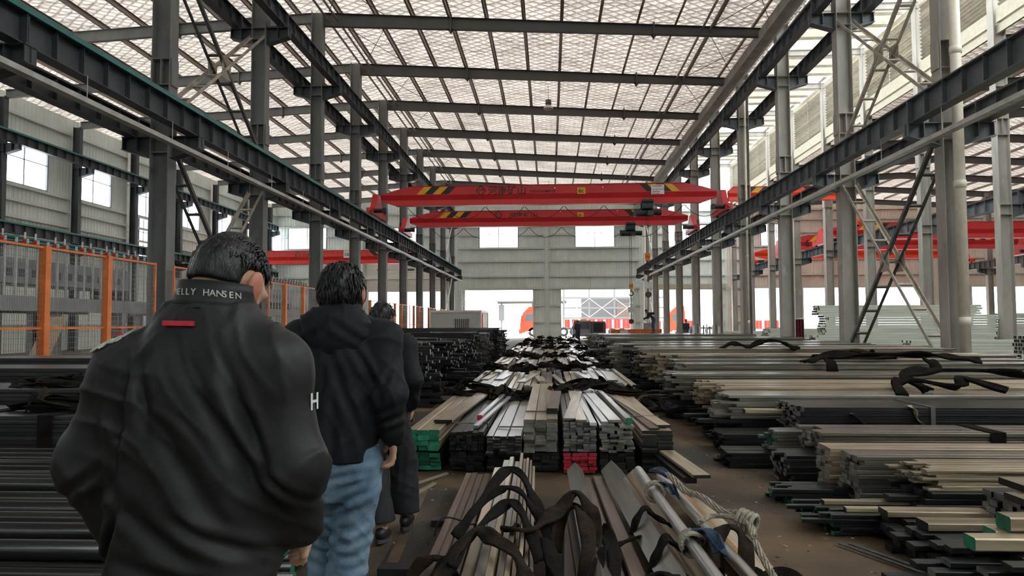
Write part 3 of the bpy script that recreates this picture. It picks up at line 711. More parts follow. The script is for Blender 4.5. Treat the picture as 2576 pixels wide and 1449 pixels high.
# chain slings hanging from the two hooks
def chain(x, y, z0, z1, label, m=M_rail):
    r = thing('lifting_chain', (x, y, z1), label, 'chain')
    z = z0; i = 0
    while z > z1:
        pts = []
        for k in range(9):
            a = 2*math.pi*k/8; u = .05*math.cos(a); v = .10*math.sin(a)
            pts.append((x+(u if i % 2 else 0), y+(0 if i % 2 else u), z-.1+v))
        build(MB().tube(pts, .018, 5, cap=False), 'link', m, r); z -= .17; i += 1
    build(MB().tube([(x, y-.04, z1-.15), (x, y+.04, z1-.15)], .16, 14), 'ring', m, r)
    build(MB().box(x-.22, x+.22, y-.06, y+.06, z0-1.05, z0-.72), 'clevis', M_galv, r)
    return r
chain(5.0, 44.3, 3.2, 1.75, 'steel chain with white clevis held by the worker on the stack')
chain(5.02, 36.7, 4.3, 3.1, 'short dark chain hanging from the nearer crane hook')

# high bay lamps
def lamp(x, y, ztop, zl, label):
    r = thing('pendant_lamp', (x, y, zl), label, 'lamp')
    build(MB().tube([(x, y, zl+.5), (x, y, ztop)], .012, 6), 'lamp_cord', M_blk, r)
    build(MB().tube([(x, y, zl+.2), (x, y, zl+.26), (x, y, zl+.48), (x, y, zl+.52)], [.13, .16, .15, .05], 14), 'ballast', M_machd, r, smooth=True)
    build(MB().tube([(x, y, zl), (x, y, zl+.1), (x, y, zl+.2)], [.27, .22, .12], 18, cap=False), 'lamp_shade', M_galv, r, smooth=True)
    build(MB().tube([(x, y, zl+.02), (x, y, zl+.12), (x, y, zl+.18)], [.05, .06, .03], 10), 'bulb', M_white, r, smooth=True)
lamp(0.0, 37.6, 14.2, 12.9, 'bell-shaped pendant lamp under the nave roof, nearer one')
lamp(0.0, 63.0, 14.2, 12.9, 'bell-shaped pendant lamp just above the red crane, farther one')
lamp(-17.0, 52.0, 14.3, 12.9, 'bell-shaped pendant lamp in the left aisle')

# cctv camera on a right column
cc = thing('security_camera', (XR-.7, YN(4), 5.75), 'small black and white security camera on an arm by a right column', 'camera')
build(MB().tube([(XR-.25, YN(4)-.1, 5.6), (XR-.55, YN(4)-.15, 5.62), (XR-.75, YN(4)-.2, 5.72)], .03, 8), 'arm', M_white, cc)
build(MB().tube([(XR-.95, YN(4)-.35, 5.80), (XR-.62, YN(4)-.1, 5.86)], .085, 10), 'housing', M_white, cc)
build(MB().tube([(XR-.97, YN(4)-.37, 5.80), (XR-.93, YN(4)-.34, 5.80)], .07, 10), 'lens', M_blk, cc)
# ================================================================== STEEL STOCK
STR_X = (0.35, 6, 6); STR_Y = (6, 0.35, 6)
def steel(name, c, rough, metal, rand=.28, dirt=None, axis='x', var=.22):
    return mat(name, c, rough, metal, var=var, scale=3.0, stretch=STR_X if axis == 'x' else STR_Y, rand=rand, dirt=dirt)
S = {}
for ax in 'xy':
    S['mill'+ax] = steel('mill_scale_steel_'+ax, (.215, .195, .165), .27, .6, axis=ax, dirt=((.34, .28, .20), 1.5, .60))
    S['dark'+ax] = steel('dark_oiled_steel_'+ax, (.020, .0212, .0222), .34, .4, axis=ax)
    S['grey'+ax] = steel('cut_grey_steel_'+ax, (.34, .315, .275), .26, .65, axis=ax, dirt=((.36, .30, .215), 1.2, .62))
    S['tan'+ax] = steel('dusty_tan_steel_'+ax, (.43, .35, .245), .30, .42, axis=ax, dirt=((.26, .20, .135), 2.0, .55))
    S['bright'+ax] = steel('bright_drawn_steel_'+ax, (.46, .455, .44), .30, .8, axis=ax, rand=.12, var=.08)
S['round'] = steel('dark_round_bar_steel', (.042, .043, .043), .24, .7, rand=.35)
S['dgrey'] = steel('dark_grey_bar_steel', (.070, .072, .073), .30, .55, rand=.25)
S['rust'] = steel('rusty_brown_steel', (.115, .078, .060), .45, .25, axis='y', dirt=((.20, .145, .11), 2.0, .55))
E_grey = mat('sawn_steel_end', (.20, .19, .175), .5, .35, var=.25, scale=12, rand=.35)
E_dark = mat('dark_steel_end', (.018, .017, .017), .5, .3, var=.25, scale=12, rand=.5)
E_green = mat('green_end_paint', (.010, .15, .08), .55, 0, var=.3, scale=12, rand=.35)
E_red = mat('red_end_paint', (.42, .012, .035), .55, 0, var=.3, scale=12, rand=.25)
M_sling = mat('black_sling_webbing', (.005, .0045, .004), .95, var=.35, scale=9, col2=(.016, .013, .011), bump=.5, bscale=70, spec=.15)
M_slingb = mat('brown_sling_webbing', (.008, .006, .005), .95, var=.35, scale=7, col2=(.040, .027, .019), bump=.5, bscale=70, spec=.15)
M_band = mat('steel_banding', (.16, .15, .14), .4, .5, var=.2)
_bar = {}
def bar_mesh(L, w, t, ms, me, axis, rnd_=False):
    k = (round(L, 2), round(w, 4), round(t, 4), ms.name, me.name, axis, rnd_)
    if k in _bar: return _bar[k]
    mb = MB(); ax = (L, 0, 0) if axis == 'x' else (0, L, 0); d = (0, 1, 0) if axis == 'x' else (1, 0, 0)
    if rnd_:
        poly = [(math.cos(2*math.pi*i/10)*w/2, t/2+math.sin(2*math.pi*i/10)*w/2) for i in range(10)]
    else:
        c = min(w, t)*.12; poly = [(-w/2+c, 0), (w/2-c, 0), (w/2, c), (w/2, t-c), (w/2-c, t), (-w/2+c, t), (-w/2, t-c), (-w/2, c)]
    if axis == 'x': poly = [(u, v) for u, v in poly]
    mb.prism(poly, (0, 0, 0), ax, d, (0, 0, 1), 0, 1)
    m = mb.mesh('bar', [ms, me])
    if rnd_: m.polygons.foreach_set('use_smooth', [len(p.vertices) == 4 for p in m.polygons])
    _bar[k] = m; return m
def bundle(label, axis, a, c, z0, nw, nt, w, t, L, ms, me, je=.06, js=.004, yawj=.05, skip=0.0, merged=False, shell=False, flip=False, bands=(), rnd_=False, cat='steel bundle', group=None, name='bar_bundle', gap=.002, stag=None):
    """bars along axis; a = near/left end coordinate, c = lower edge across, z0 = underside.
    flip: the ragged end is at a and the bars run the other way (towards -axis)"""
    R = random.Random(hash((round(a, 2), round(c, 2), round(z0, 2), nw)) & 0xffff)
    base = (a, c+nw*w/2, z0) if axis == 'x' else (c+nw*w/2, a, z0)
    root = thing(name, base, label, cat, group)
    big = MB()
    for j in range(nt):
        for i in range(nw):
            if j >= nt-2 and R.random() < skip: continue
            e = R.gauss(0, je); 
            if stag: e += stag(i, j)
            Lk = L; pos = a+e-(Lk if flip else 0); cc = c+(i+.5)*(w+gap)+R.gauss(0, js); z = z0+j*(t+.0012)
            yw = math.radians(R.gauss(0, yawj))
            if merged or (shell and i > 0 and j < nt-1):
                if axis == 'x': big.box(pos, pos+Lk, cc-w/2, cc+w/2, z, z+t)
                else: big.box(cc-w/2, cc+w/2, pos, pos+Lk, z, z+t)
                for q in range(6): pass
                k = len(big.m)
                big.m[k-6:k] = ([0, 0, 0, 1, 0, 1] if axis == 'x' else [0, 0, 1, 0, 1, 0])
            else:
                l = (pos, cc, z) if axis == 'x' else (cc, pos, z)
                obj('bar', bar_mesh(Lk, w, t, ms, me, axis, rnd_), root, l, (0, 0, yw))
    if big.v: tag(build(big, 'bars', [ms, me], root), kind='stuff')
    H = nt*(t+.0012); W = nw*(w+gap)
    for bpos, bw, bm in bands:
        mb = MB(); o_ = .006; p = (a-bpos if flip else a+bpos)
        if axis == 'x':
            mb.box(p, p+bw, c-o_-.004, c+W+o_, z0+H+.002, z0+H+.008); mb.box(p, p+bw, c-o_-.006, c-o_, z0, z0+H+.008); mb.box(p, p+bw, c+W+o_, c+W+o_+.006, z0, z0+H+.008)
        else:
            mb.box(c-o_, c+W+o_, p, p+bw, z0+H+.002, z0+H+.008); mb.box(c-o_-.006, c-o_, p, p+bw, z0, z0+H+.008); mb.box(c+W+o_, c+W+o_+.006, p, p+bw, z0, z0+H+.008)
        build(mb, 'strap', bm, root)
    return root
def plank(label, p, L, w, t, yawd, ms, me, axis='y', tilt=0.0, cat='steel bar', name='loose_bar', rolld=0.0):
    o = obj(name, bar_mesh(L, w, t, ms, me, axis), None, p, (math.radians(tilt) if axis == 'y' else math.radians(rolld), math.radians(rolld) if axis == 'y' else -math.radians(tilt), math.radians(yawd)))
    return tag(o, label, cat)
def catmull(P, k=8):
    P = [Vector(p) for p in P]; out = []
    Q = [P[0]*2-P[1]]+P+[P[-1]*2-P[-2]]
    for i in range(1, len(Q)-2):
        p0, p1, p2, p3 = Q[i-1:i+3]
        for j in range(k):
            t = j/k; out.append(.5*((2*p1)+(p2-p0)*t+(2*p0-5*p1+4*p2-p3)*t*t+(3*p1-p0-3*p2+p3)*t**3))
    out.append(P[-1]); return out
def ribbon(P, w, th, seed=0, twist=.5, k=8, roll0=0.0):
    """limp webbing: flat strip with a folded, slightly curled section"""
    R = random.Random(seed); C = catmull(P, k); n = len(C); mb = MB(); sec = 6; ph = R.random()*6
    fr = None
    for i, c in enumerate(C):
        d = (C[min(i+1, n-1)]-C[max(i-1, 0)]).normalized()
        up = Vector((0, 0, 1)); s = d.cross(up)
        if s.length < .15: s = fr if fr else Vector((1, 0, 0))
        s = (s-d*s.dot(d)).normalized()
        if fr and s.dot(fr) < 0: s = -s
        fr = s
        nrm = s.cross(d).normalized()
        a = roll0+twist*math.sin(i*.23+ph)+.25*math.sin(i*.61+ph*2); ca, sa = math.cos(a), math.sin(a)
        ww = w*(.86+.14*math.sin(i*.37+ph)); cur = .22*math.sin(i*.19+ph)
        ring = []
        for q in range(sec):
            u = (q/(sec-1)-.5); ring.append((u*ww, cur*ww*(.25-u*u)*1.6+.05*ww*math.sin(q*2.4+i*.3)))
        full = [(x, y+th/2) for x, y in ring]+[(x, y-th/2) for x, y in reversed(ring)]
        for x, y in full:
            X = x*ca-y*sa; Yv = x*sa+y*ca; mb.v.append(tuple(c+s*X+nrm*Yv))
    m = 2*sec
    for i in range(n-1):
        for j in range(m):
            j2 = (j+1) % m; mb.f.append((i*m+j, i*m+j2, (i+1)*m+j2, (i+1)*m+j)); mb.m.append(0)
    mb.f.append(tuple(reversed(range(m)))); mb.m.append(0); mb.f.append(tuple((n-1)*m+j for j in range(m))); mb.m.append(0)
    return mb
def sling(label, P, w=.075, th=.012, m=None, seed=1, twist=.5, group=None, roll0=0.):
    return tag(build(ribbon(P, w, th, seed, twist, roll0=roll0), 'lifting_sling', m or M_sling, None, smooth=True), label, 'sling', group)
def heap(label, c, rx, ry, h, n, seed, w=.07, m=None, cat='sling heap'):
    """a heap of tangled webbing: several separate ribbons under one root"""
    R = random.Random(seed); r = thing('sling_heap', (c[0], c[1], c[2]), label, cat)
    for i in range(n):
        P = []; a = R.random()*6.28; k = R.randint(5, 8)
        for q in range(k):
            a += R.uniform(.5, 1.7); rr = R.uniform(.25, 1)
            P.append((c[0]+math.cos(a)*rx*rr, c[1]+math.sin(a)*ry*rr, c[2]+R.uniform(.02, h)*(1.15-rr)+.012))
        build(ribbon(P, w*R.uniform(.8, 1.25), .010, seed*31+i, .9, 6), 'sling_loop', (m or (M_sling if R.random() < .7 else M_slingb)), r, smooth=True)
    return r

# ------------------------------------------------ centre row, front group (lying towards the camera)
plk = S['tany']; mil = S['milly']; gry = S['greyy']
r = thing('flat_bar_group', (-.62, 3, .0), 'four rust-brown flat bars side by side left of the front bundle', 'steel bundle')
for i in range(4): obj('bar', bar_mesh(3.95+.04*(i % 2), .054, .05, S['rust'], E_dark, 'y'), r, (-.662+i*.056, 2.66-.02*i, .10), (0, 0, math.radians(1.28)))
for i in range(4): obj('bar', bar_mesh(3.8, .054, .05, S['rust'], E_dark, 'y'), r, (-.66+i*.056, 2.7, .048), (0, 0, math.radians(1.28)))
for y in (3.0, 5.4): tag(build(MB().box(-.9, .05, y, y+.1, 0, .046), 'bearer', M_blk), 'dark timber bearer under the front bars, %s one' % ('nearer' if y < 4 else 'farther'), 'timber')
tag(build(MB().box(-1.02, -.78, 4.22, 4.34, 0, .085), 'timber_block', M_blk), 'short black timber block end sticking out beside the walkway', 'timber')
r = thing('section_bundle', (-.25, 3, .05), 'ridged bundle of long steel sections crossed by black slings', 'steel bundle')
prof = [(-.43, .085, .33), (-.345, .08, .36), (-.265, .05, .405), (-.215, .055, .375), (-.16, .035, .425), (-.125, .035, .385), (-.09, .03, .41), (-.06, .03, .36), (-.03, .03, .33)]
for i, (x, w, top) in enumerate(prof):
    x = -.415+(x+.43)*.8; w *= .8; L = 3.62+.07*((i*5) % 3); obj('bar', bar_mesh(L, w-.003, .055, mil if i % 2 else S['tany'], E_dark, 'y'), r, (x+w/2, 2.35+.02*(i % 2), top-.055), (0, math.radians((-2, 1, -3, 2, 4, 2, 4, 5, 6)[i]), math.radians(.83+.02*i)))
    obj('bar', bar_mesh(L, w-.004, top-.11, S['darky'], E_dark, 'y'), r, (x+w/2, 2.36, .05), (0, 0, math.radians(.83+.02*i)))
# two bars standing in the gap
plank('narrow pinkish bar standing in the gap beside the ridged bundle', (.075, 3.1, .10), 2.2, .07, .05, -1.5, S['rust'], E_dark)
plank('short dark bar leaning in the gap behind the pinkish bar', (.17, 3.6, .12), 1.75, .07, .05, 1.0, S['darky'], E_dark)
# square bars on edge
def square_bar(label, x0, y0, x1, y1, ztop, s, ms):
    d = math.hypot(x1-x0, y1-y0); a = math.atan2(y1-y0, x1-x0)-math.pi/2; h = s/math.sqrt(2)
    mb = MB().prism([(0, -h), (h, 0), (0, h), (-h, 0)], (0, 0, 0), (0, d, 0), (1, 0, 0), (0, 0, 1), 0, 1)
    o = obj('square_bar', mb.mesh('square_bar', [ms, E_grey]), None, (x0, y0, ztop-h), (0, 0, a)); tag(o, label, 'steel bar')
square_bar('pale square bar lying on edge with its tip against the red ends', .235, 3.0, .20, 6.0, .37, .095, gry)
square_bar('big pale square bar on edge with a red paint mark, strapped twice', .62, 2.6, .495, 5.95, .40, .125, gry)
square_bar('slim square bar on edge behind the big one', .755, 3.3, .675, 5.95, .33, .08, S['tany'])
tag(obj('paint_mark', MB().hexa([(-.02, -.09, 0), (.022, -.07, 0), (.02, .07, 0), (-.012, .06, 0), (-.02, -.09, .0012), (.022, -.07, .0012), (.02, .07, .0012), (-.012, .06, .0012)]).mesh('paint_mark', E_red), None, (.540, 4.02, .362), (0, -math.radians(45), math.radians(2))), 'faint red paint smear on the big square bar', 'paint mark')
plank('brown flat bar, one of a pair beside the big square bar, closer to it', (.445, 2.75, .22), 3.15, .085, .06, 1.2, S['rust'], E_dark)
plank('brown flat bar, one of a pair beside the big square bar, farther from it', (.345, 2.75, .20), 3.2, .085, .06, 1.2, S['rust'], E_dark)
plank('dark brown flat bar against the pale square bar', (.285, 3.0, .16), 2.9, .06, .05, 1.0, S['darky'], E_dark)
plank('dark flat bar lying right of the slim square bar', (.84, 3.2, .16), 2.75, .08, .05, 2.0, S['rust'], E_dark)
plank('narrow tan bar beside the near pipe', (.93, 3.4, .12), 2.75, .05, .07, 3.2, S['tany'], E_dark)
plank('orange-brown flat bar at the far right of the front group', (1.12, 3.2, .10), 2.65, .075, .07, 1.8, mat('orange_rust', (.42, .20, .07), .55, .2, var=.2, scale=4), E_dark)
plank('wide grey-tan flat bar at the right edge of the front group', (1.24, 3.2, .07), 2.65, .15, .06, 2.6, S['tany'], E_dark)
plank('lowest dark flat bar beside the right walkway', (1.37, 3.1, .02), 1.75, .045, .05, 6.0, S['darky'], E_dark)
plank('tan flat bar on edge along the right walkway', (1.31, 3.0, .03), 2.0, .04, .09, 6.0, S['tany'], E_dark)
plank('loose tan plank bar pointing at the walkway from the second group', (1.24, 6.02, .24), 1.15, .145, .028, 5.0, S['tany'], E_dark)
plank('dark bar under the loose tan plank', (1.17, 6.15, .17), 1.1, .11, .05, 5.0, S['darky'], E_dark)
for (x, y, L, a) in ((-1.36, 6.55, .75, -25), (-1.24, 6.2, .6, -14)): plank('thin offcut strip lying on the walkway, %s one' % ('longer' if L > .7 else 'shorter'), (x, y, .004), L, .04, .02, a, S['tany'], E_grey)
# two bright pipes with rope ties
def pipe(label, P, r, m):
    t = thing('steel_pipe', P[0], label, 'pipe'); build(MB().tube(P, r, 18, cap=False), 'tube', m, t, smooth=True)
    build(MB().tube([P[-1], (Vector(P[-1])-Vector(P[0])).normalized()*.004+Vector(P[-1])], r*.92, 18), 'pipe_end', E_grey, t)
pipe('polished steel pipe lying on top of the front bars, closer to the camera', [(.72, 2.4, .43), (.655, 5.45, .42)], .031, S['brighty'])
pipe('second polished steel pipe partly hidden by rope', [(.93, 2.6, .36), (.80, 5.35, .40)], .031, S['brighty'])
M_rope = mat('dirty_white_rope', (.40, .35, .28), .8, var=.25, scale=14, stretch=(1, 1, 1), bump=.8, bscale=60)
M_blue = mat('blue_tape', (.008, .034, .085), .6, var=.3, scale=10, bump=.4, bscale=50)
def rope(label, P, strands=5, r=.012, spread=.03, seed=3):
    t = thing('rope_sling', P[0], label, 'rope'); R = random.Random(seed); C = catmull(P, 8)
    for s in range(strands):
        ph = 2*math.pi*s/strands; pts = []
        for i, c in enumerate(C):
            pts.append(c+Vector((math.cos(ph+i*.35)*spread*R.uniform(.8, 1.1), 0, math.sin(ph+i*.35)*spread*.6)))
        build(MB().tube(pts, r, 7), 'strand', M_rope, t, smooth=True)
    return t
def blue_end(root, P, r0_, r1_):
    for q in (0, 1): build(ribbon([Vector(p)+Vector((.012*q, 0, -.010*q)) for p in P], 2.0*r1_, .008, 40+q+int(P[0][1]*100), .5, 5, roll0=.5*q), 'taped_end', M_blue, root, smooth=True)
def coil(label, c, r, n, rr, tiltv=(0.06, 1, .03), root=None):
    t = root or thing('rope_tie', c, label, 'rope'); d = Vector(tiltv).normalized()
    a = d.cross(Vector((0, 0, 1))).normalized(); b = d.cross(a)
    for q in range(n):
        cc = Vector(c)+d*(q*rr*1.9); build(MB().tube([cc+a*(r*math.cos(x))+b*(r*math.sin(x)) for x in [2*math.pi*i/16 for i in range(17)]], rr, 7, cap=False), 'turn', M_rope, t, smooth=True)
    return t
c1 = coil('white rope tie knotted round the near pipe, far end', (.672, 4.72, .425), .058, 3, .012)
blue_end(c1, [(.70, 4.75, .47), (.76, 4.70, .48), (.78, 4.60, .44)], .022, .036)
c2 = coil('white rope tie knotted round the near pipe, near end', (.695, 3.62, .428), .056, 3, .013)
blue_end(c2, [(.71, 3.66, .49), (.77, 3.60, .50), (.79, 3.47, .45)], .020, .036)
rp = rope('frayed white rope bundle draped along the second pipe', [(.76, 5.22, .46), (.80, 4.9, .49), (.83, 4.55, .48), (.88, 4.3, .50), (.95, 4.1, .47), (1.02, 3.98, .49)], 7, .0065, .02, 4)
blue_end(rp, [(.72, 5.22, .47), (.76, 5.05, .50), (.79, 4.9, .49)], .030, .034)
rope('white rope sling looping across the pipes', [(.80, 3.98, .44), (.88, 4.03, .46), (.97, 3.98, .47), (1.03, 3.86, .47), (1.02, 3.72, .44)], 6, .0065, .014, 5)
coil('white rope wrapped in tight turns at the loop', (1.01, 3.94, .47), .05, 4, .013, (.7, -.6, -.2))
rp2 = rope('white rope tail running to the blue taped end', [(1.02, 3.72, .42), (1.03, 3.55, .36), (1.04, 3.42, .32)], 6, .006, .014, 6)
blue_end(rp2, [(1.04, 3.42, .32), (1.06, 3.25, .27), (1.08, 3.10, .24)], .034, .044)
# slings over the front group
sl = [('thick black sling arching over the far part of the ridged bundle', [(-.50, 3.78, .41), (-.45, 4.05, .44), (-.40, 4.45, .47), (-.30, 4.85, .53), (-.20, 4.80, .52), (-.10, 4.45, .44), (-.02, 4.05, .34)], .075, M_sling),
      ('second black sling lying across the ridged bundle beside the first', [(-.52, 4.1, .36), (-.42, 4.32, .43), (-.32, 4.52, .48), (-.22, 4.50, .49), (-.12, 4.25, .46), (-.03, 3.95, .40), (.0, 3.6, .25)], .06, M_sling),
      ('black sling with a frayed end in the middle of the ridged bundle', [(-.46, 3.35, .40), (-.43, 3.62, .42), (-.35, 3.95, .45), (-.24, 4.16, .49), (-.17, 4.02, .48), (-.10, 3.78, .42), (-.06, 3.55, .36)], .07, M_sling),
      ('brown-black sling twisting to the lower edge of the picture', [(-.52, 3.25, .34), (-.46, 3.50, .42), (-.38, 3.70, .47), (-.28, 3.52, .47), (-.18, 3.38, .46), (-.10, 3.15, .42), (-.05, 2.9, .30)], .085, M_slingb),
      ('bunched sling hanging down left of the ridged bundle', [(-.44, 3.74, .40), (-.49, 3.55, .36), (-.53, 3.35, .33), (-.56, 3.1, .30), (-.55, 2.9, .24)], .10, M_sling),
      ('small sling loop over the four flat bars', [(-.76, 3.55, .06), (-.74, 3.85, .18), (-.68, 4.05, .21), (-.59, 4.0, .20), (-.53, 3.85, .17)], .085, M_slingb),
      ('brown sling looping from the ridged bundle into the gap', [(-.20, 3.92, .42), (-.22, 3.78, .45), (-.10, 3.80, .44), (.0, 4.0, .46), (.10, 4.25, .45), (.17, 4.05, .47), (.19, 3.75, .38), (.14, 3.5, .26)], .09, M_slingb),
      ('broad brown sling loop standing up in the gap', [(.02, 3.9, .30), (.06, 4.15, .45), (.14, 4.30, .52), (.22, 4.10, .47), (.22, 3.8, .36), (.18, 3.5, .22)], .10, M_slingb),
      ('dark sling hanging into the gap below the brown loop', [(-.02, 3.75, .40), (.02, 3.5, .33), (.10, 3.35, .28), (.20, 3.45, .34), (.26, 3.7, .38)], .085, M_sling),
      ('dark sling crumpled beside the pale square bar', [(.24, 4.05, .36), (.28, 3.95, .40), (.32, 3.75, .34), (.30, 3.45, .28), (.36, 3.25, .26)], .09, M_sling),
      ('black strap tied over the pair of brown flat bars', [(.31, 3.86, .26), (.36, 3.97, .31), (.43, 4.05, .32), (.50, 4.08, .33)], .03, M_sling),
      ('black sling wrapped over the big square bar, farther turn', [(.47, 4.22, .30), (.50, 4.26, .38), (.555, 4.32, .425), (.62, 4.34, .37), (.70, 4.32, .33), (.78, 4.3, .30)], .055, M_sling),
      ('black sling wrapped over the big square bar, nearer turn', [(.49, 3.62, .28), (.53, 3.66, .37), (.585, 3.72, .43), (.66, 3.74, .37), (.74, 3.70, .36), (.82, 3.62, .30)], .065, M_sling),
      ('black webbing patch hanging over the near pipe', [(.66, 3.64, .40), (.72, 3.62, .475), (.77, 3.60, .44), (.79, 3.55, .33)], .13, M_slingb),
      ('dark sling loop curling under the white rope', [(.80, 3.55, .30), (.85, 3.75, .42), (.92, 3.84, .46), (.97, 3.72, .43), (.92, 3.5, .34), (.86, 3.35, .26), (.90, 3.2, .24)], .08, M_slingb),
      ('dark sling running out to the lower right corner', [(.88, 3.40, .30), (.95, 3.48, .34), (1.0, 3.40, .31), (1.05, 3.22, .26), (1.10, 3.0, .20)], .08, M_sling),
      ('black sling folded over the right edge of the front group', [(1.02, 3.55, .28), (1.10, 3.62, .30), (1.20, 3.55, .26), (1.27, 3.42, .16), (1.30, 3.3, .06)], .10, M_sling),
      ('crumpled sling at the lower edge below the big square bar', [(.34, 3.2, .27), (.40, 3.35, .33), (.48, 3.38, .36), (.56, 3.30, .37), (.62, 3.15, .32)], .10, M_sling)]
for i, (lb, P, w, m) in enumerate(sl): sling(lb, P, w, .014, m, seed=20+i, twist=.45)
heap('dark heap of slings filling the gap at the lower edge', (.12, 3.35, .02), .16, .3, .26, 5, 77, .09)
heap('dark heap of slings at the lower right of the front group', (1.16, 3.15, .02), .14, .25, .18, 4, 78, .09)
wr = [(-.78, 4.82, .10), (-.755, 4.84, .19), (-.70, 4.86, .215), (-.62, 4.86, .20), (-.53, 4.83, .18), (-.47, 4.82, .2)]
tag(build(MB().tube(catmull(wr, 6), .006, 6), 'tie_wire', M_blk, None, smooth=True), 'thin black tie wire across the four flat bars', 'wire')

# ------------------------------------------------ centre row, second group: cut ends face the camera
YS = 7.3
def low(i, x, n, w, t, nt, me, words): bundle('dark lower bundle under the %s in the second group' % words, 'y', YS+.05, x, 0.02, n, nt, w, t, 4.6, S['darky'], me, je=.03)
low(1, -1.46, 3, .11, .045, 4, E_green, 'green-ended bundle'); low(2, -1.03, 4, .085, .03, 6, E_dark, 'stepped dark bundle'); low(3, -.64, 4, .085, .03, 6, E_dark, 'fanned bundle')
low(4, -.27, 4, .085, .03, 6, E_dark, 'three-wide bundle'); low(6, .50, 4, .085, .03, 6, E_dark, 'ragged thin-bar bundle'); low(7, .92, 3, .11, .03, 6, E_dark, 'two-wide bundle')
bundle('bundle with bright red painted ends under the thin-bar bundle', 'y', YS-.03, .13, .02, 4, 6, .08, .032, 4.6, S['darky'], E_red, je=.02)
bundle('bundle of thick bars with green painted ends beside the walkway', 'y', YS, -1.47, .225, 3, 4, .110, .052, 4.6, plk, E_green, je=.012)
bundle('dark stepped bundle of small bars right of the green-ended one', 'y', YS+.05, -1.03, .225, 6, 6, .056, .030, 4.4, S['darky'], E_dark, je=.03, stag=lambda i, j: .0)
bundle('shiny bundle of flat bars fanned downwards, third from the walkway', 'y', YS-.05, -.64, .225, 5, 7, .068, .022, 4.4, S['brighty'], E_dark, je=.03, stag=lambda i, j: -.012*(7-j))
bundle('three-wide bundle of flat bars in the middle of the second group', 'y', YS, -.27, .225, 3, 8, .112, .039, 4.3, plk, E_grey, je=.035)
bundle('thin-bar bundle above the red painted ends', 'y', YS, .13, .225, 5, 11, .064, .026, 4.4, S['darky'], E_grey, je=.02)
bundle('ragged bundle of thin bars in four offset columns', 'y', YS, .50, .225, 4, 10, .080, .025, 4.4, mil, E_grey, je=.03, js=.012)
bundle('two-wide bundle of broad flat bars at the right of the second group', 'y', YS, .92, .225, 2, 6, .150, .034, 4.5, S['tany'], E_dark, je=.03)
top = [('broad tan plank bar lying on the green-ended bundle', (-1.16, 7.75, .447), 3.0, .20, .032, -3.0, plk, E_dark),
       ('square bar with a red end beside the broad tan plank', (-.80, 8.15, .42), 2.6, .06, .06, -2.5, S['brighty'], E_red),
       ('bright narrow bar lying on the stepped bundle', (-.78, 7.5, .425), 3.0, .055, .03, -3.5, S['brighty'], E_grey),
       ('short thick tan bar on the three-wide bundle', (.02, 7.75, .545), 2.0, .12, .06, -2.0, S['rust'], E_dark),
       ('grey flat bar lying askew over the thin-bar bundle', (.19, 7.35, .53), 2.9, .12, .022, -4.0, plk, E_grey),
       ('tan flat bar lying straight over the thin-bar bundle', (.31, 7.28, .525), 3.1, .11, .022, 0.0, plk, E_grey),
       ('bright silver offcut between the thin-bar bundle and its neighbour', (.425, 7.2, .50), 2.4, .07, .03, 1.0, S['brighty'], mat('silver_end', (.75, .75, .75), .3, .3)),
       ('wide grey flat bar on the ragged bundle', (.67, 7.5, .49), 2.9, .13, .028, 2.0, gry, E_grey),
       ('bright narrow flat bar on the ragged bundle beside the wide one', (.56, 7.45, .487), 2.9, .07, .02, 1.4, S['brighty'], E_grey),
       ('bar with a green end on the ragged bundle', (.80, 7.4, .49), 3.0, .065, .062, 1.6, gry, E_green),
       ('long tan flat bar slanting off the right bundle', (1.17, 7.5, .445), 3.2, .14, .022, 4.5, S['tany'], E_dark),
       ('dark brown flat bar below the slanting tan bar', (1.05, 7.35, .437), 3.0, .10, .02, 2.5, S['rust'], E_dark)]
for t in top: plank(*t)
for i, (x, y, z) in enumerate(((-1.0, 7.85, .43), (-.4, 7.8, .40), (-.1, 7.95, .55), (1.05, 8.25, .46))):
    tag(build(MB().bar((x-.17, y, z), (x+.17, y-.03, z+.005), .03, .012), 'spacer_strip', M_band), 'thin spacer strip across the second group, %s from the walkway' % ORD[i], 'steel strip')
w_ = [(-.72, 7.65, .25), (-.73, 7.62, .38), (-.71, 7.66, .46), (-.67, 7.7, .44), (-.68, 7.72, .33)]
tag(build(MB().tube(catmull(w_, 6), .008, 6), 'tie_wire', M_blk, None, smooth=True), 'black tie wire standing up between two bundles', 'wire')
hp = [(-1.25, 11.1, .50, .45), (-.75, 10.8, .45, .35), (-.35, 10.9, .42, .3), (.15, 10.6, .50, .30), (.65, 11.2, .55, .55), (1.05, 11.0, .48, .35), (1.45, 10.3, .36, .3)]
for i, (x, y, z, r_) in enumerate(hp): heap('tangled dark sling heap across the second group, %s from the walkway' % ORD[i], (x, y, z-.06), r_, .45, .22, 6, 100+i, .08)

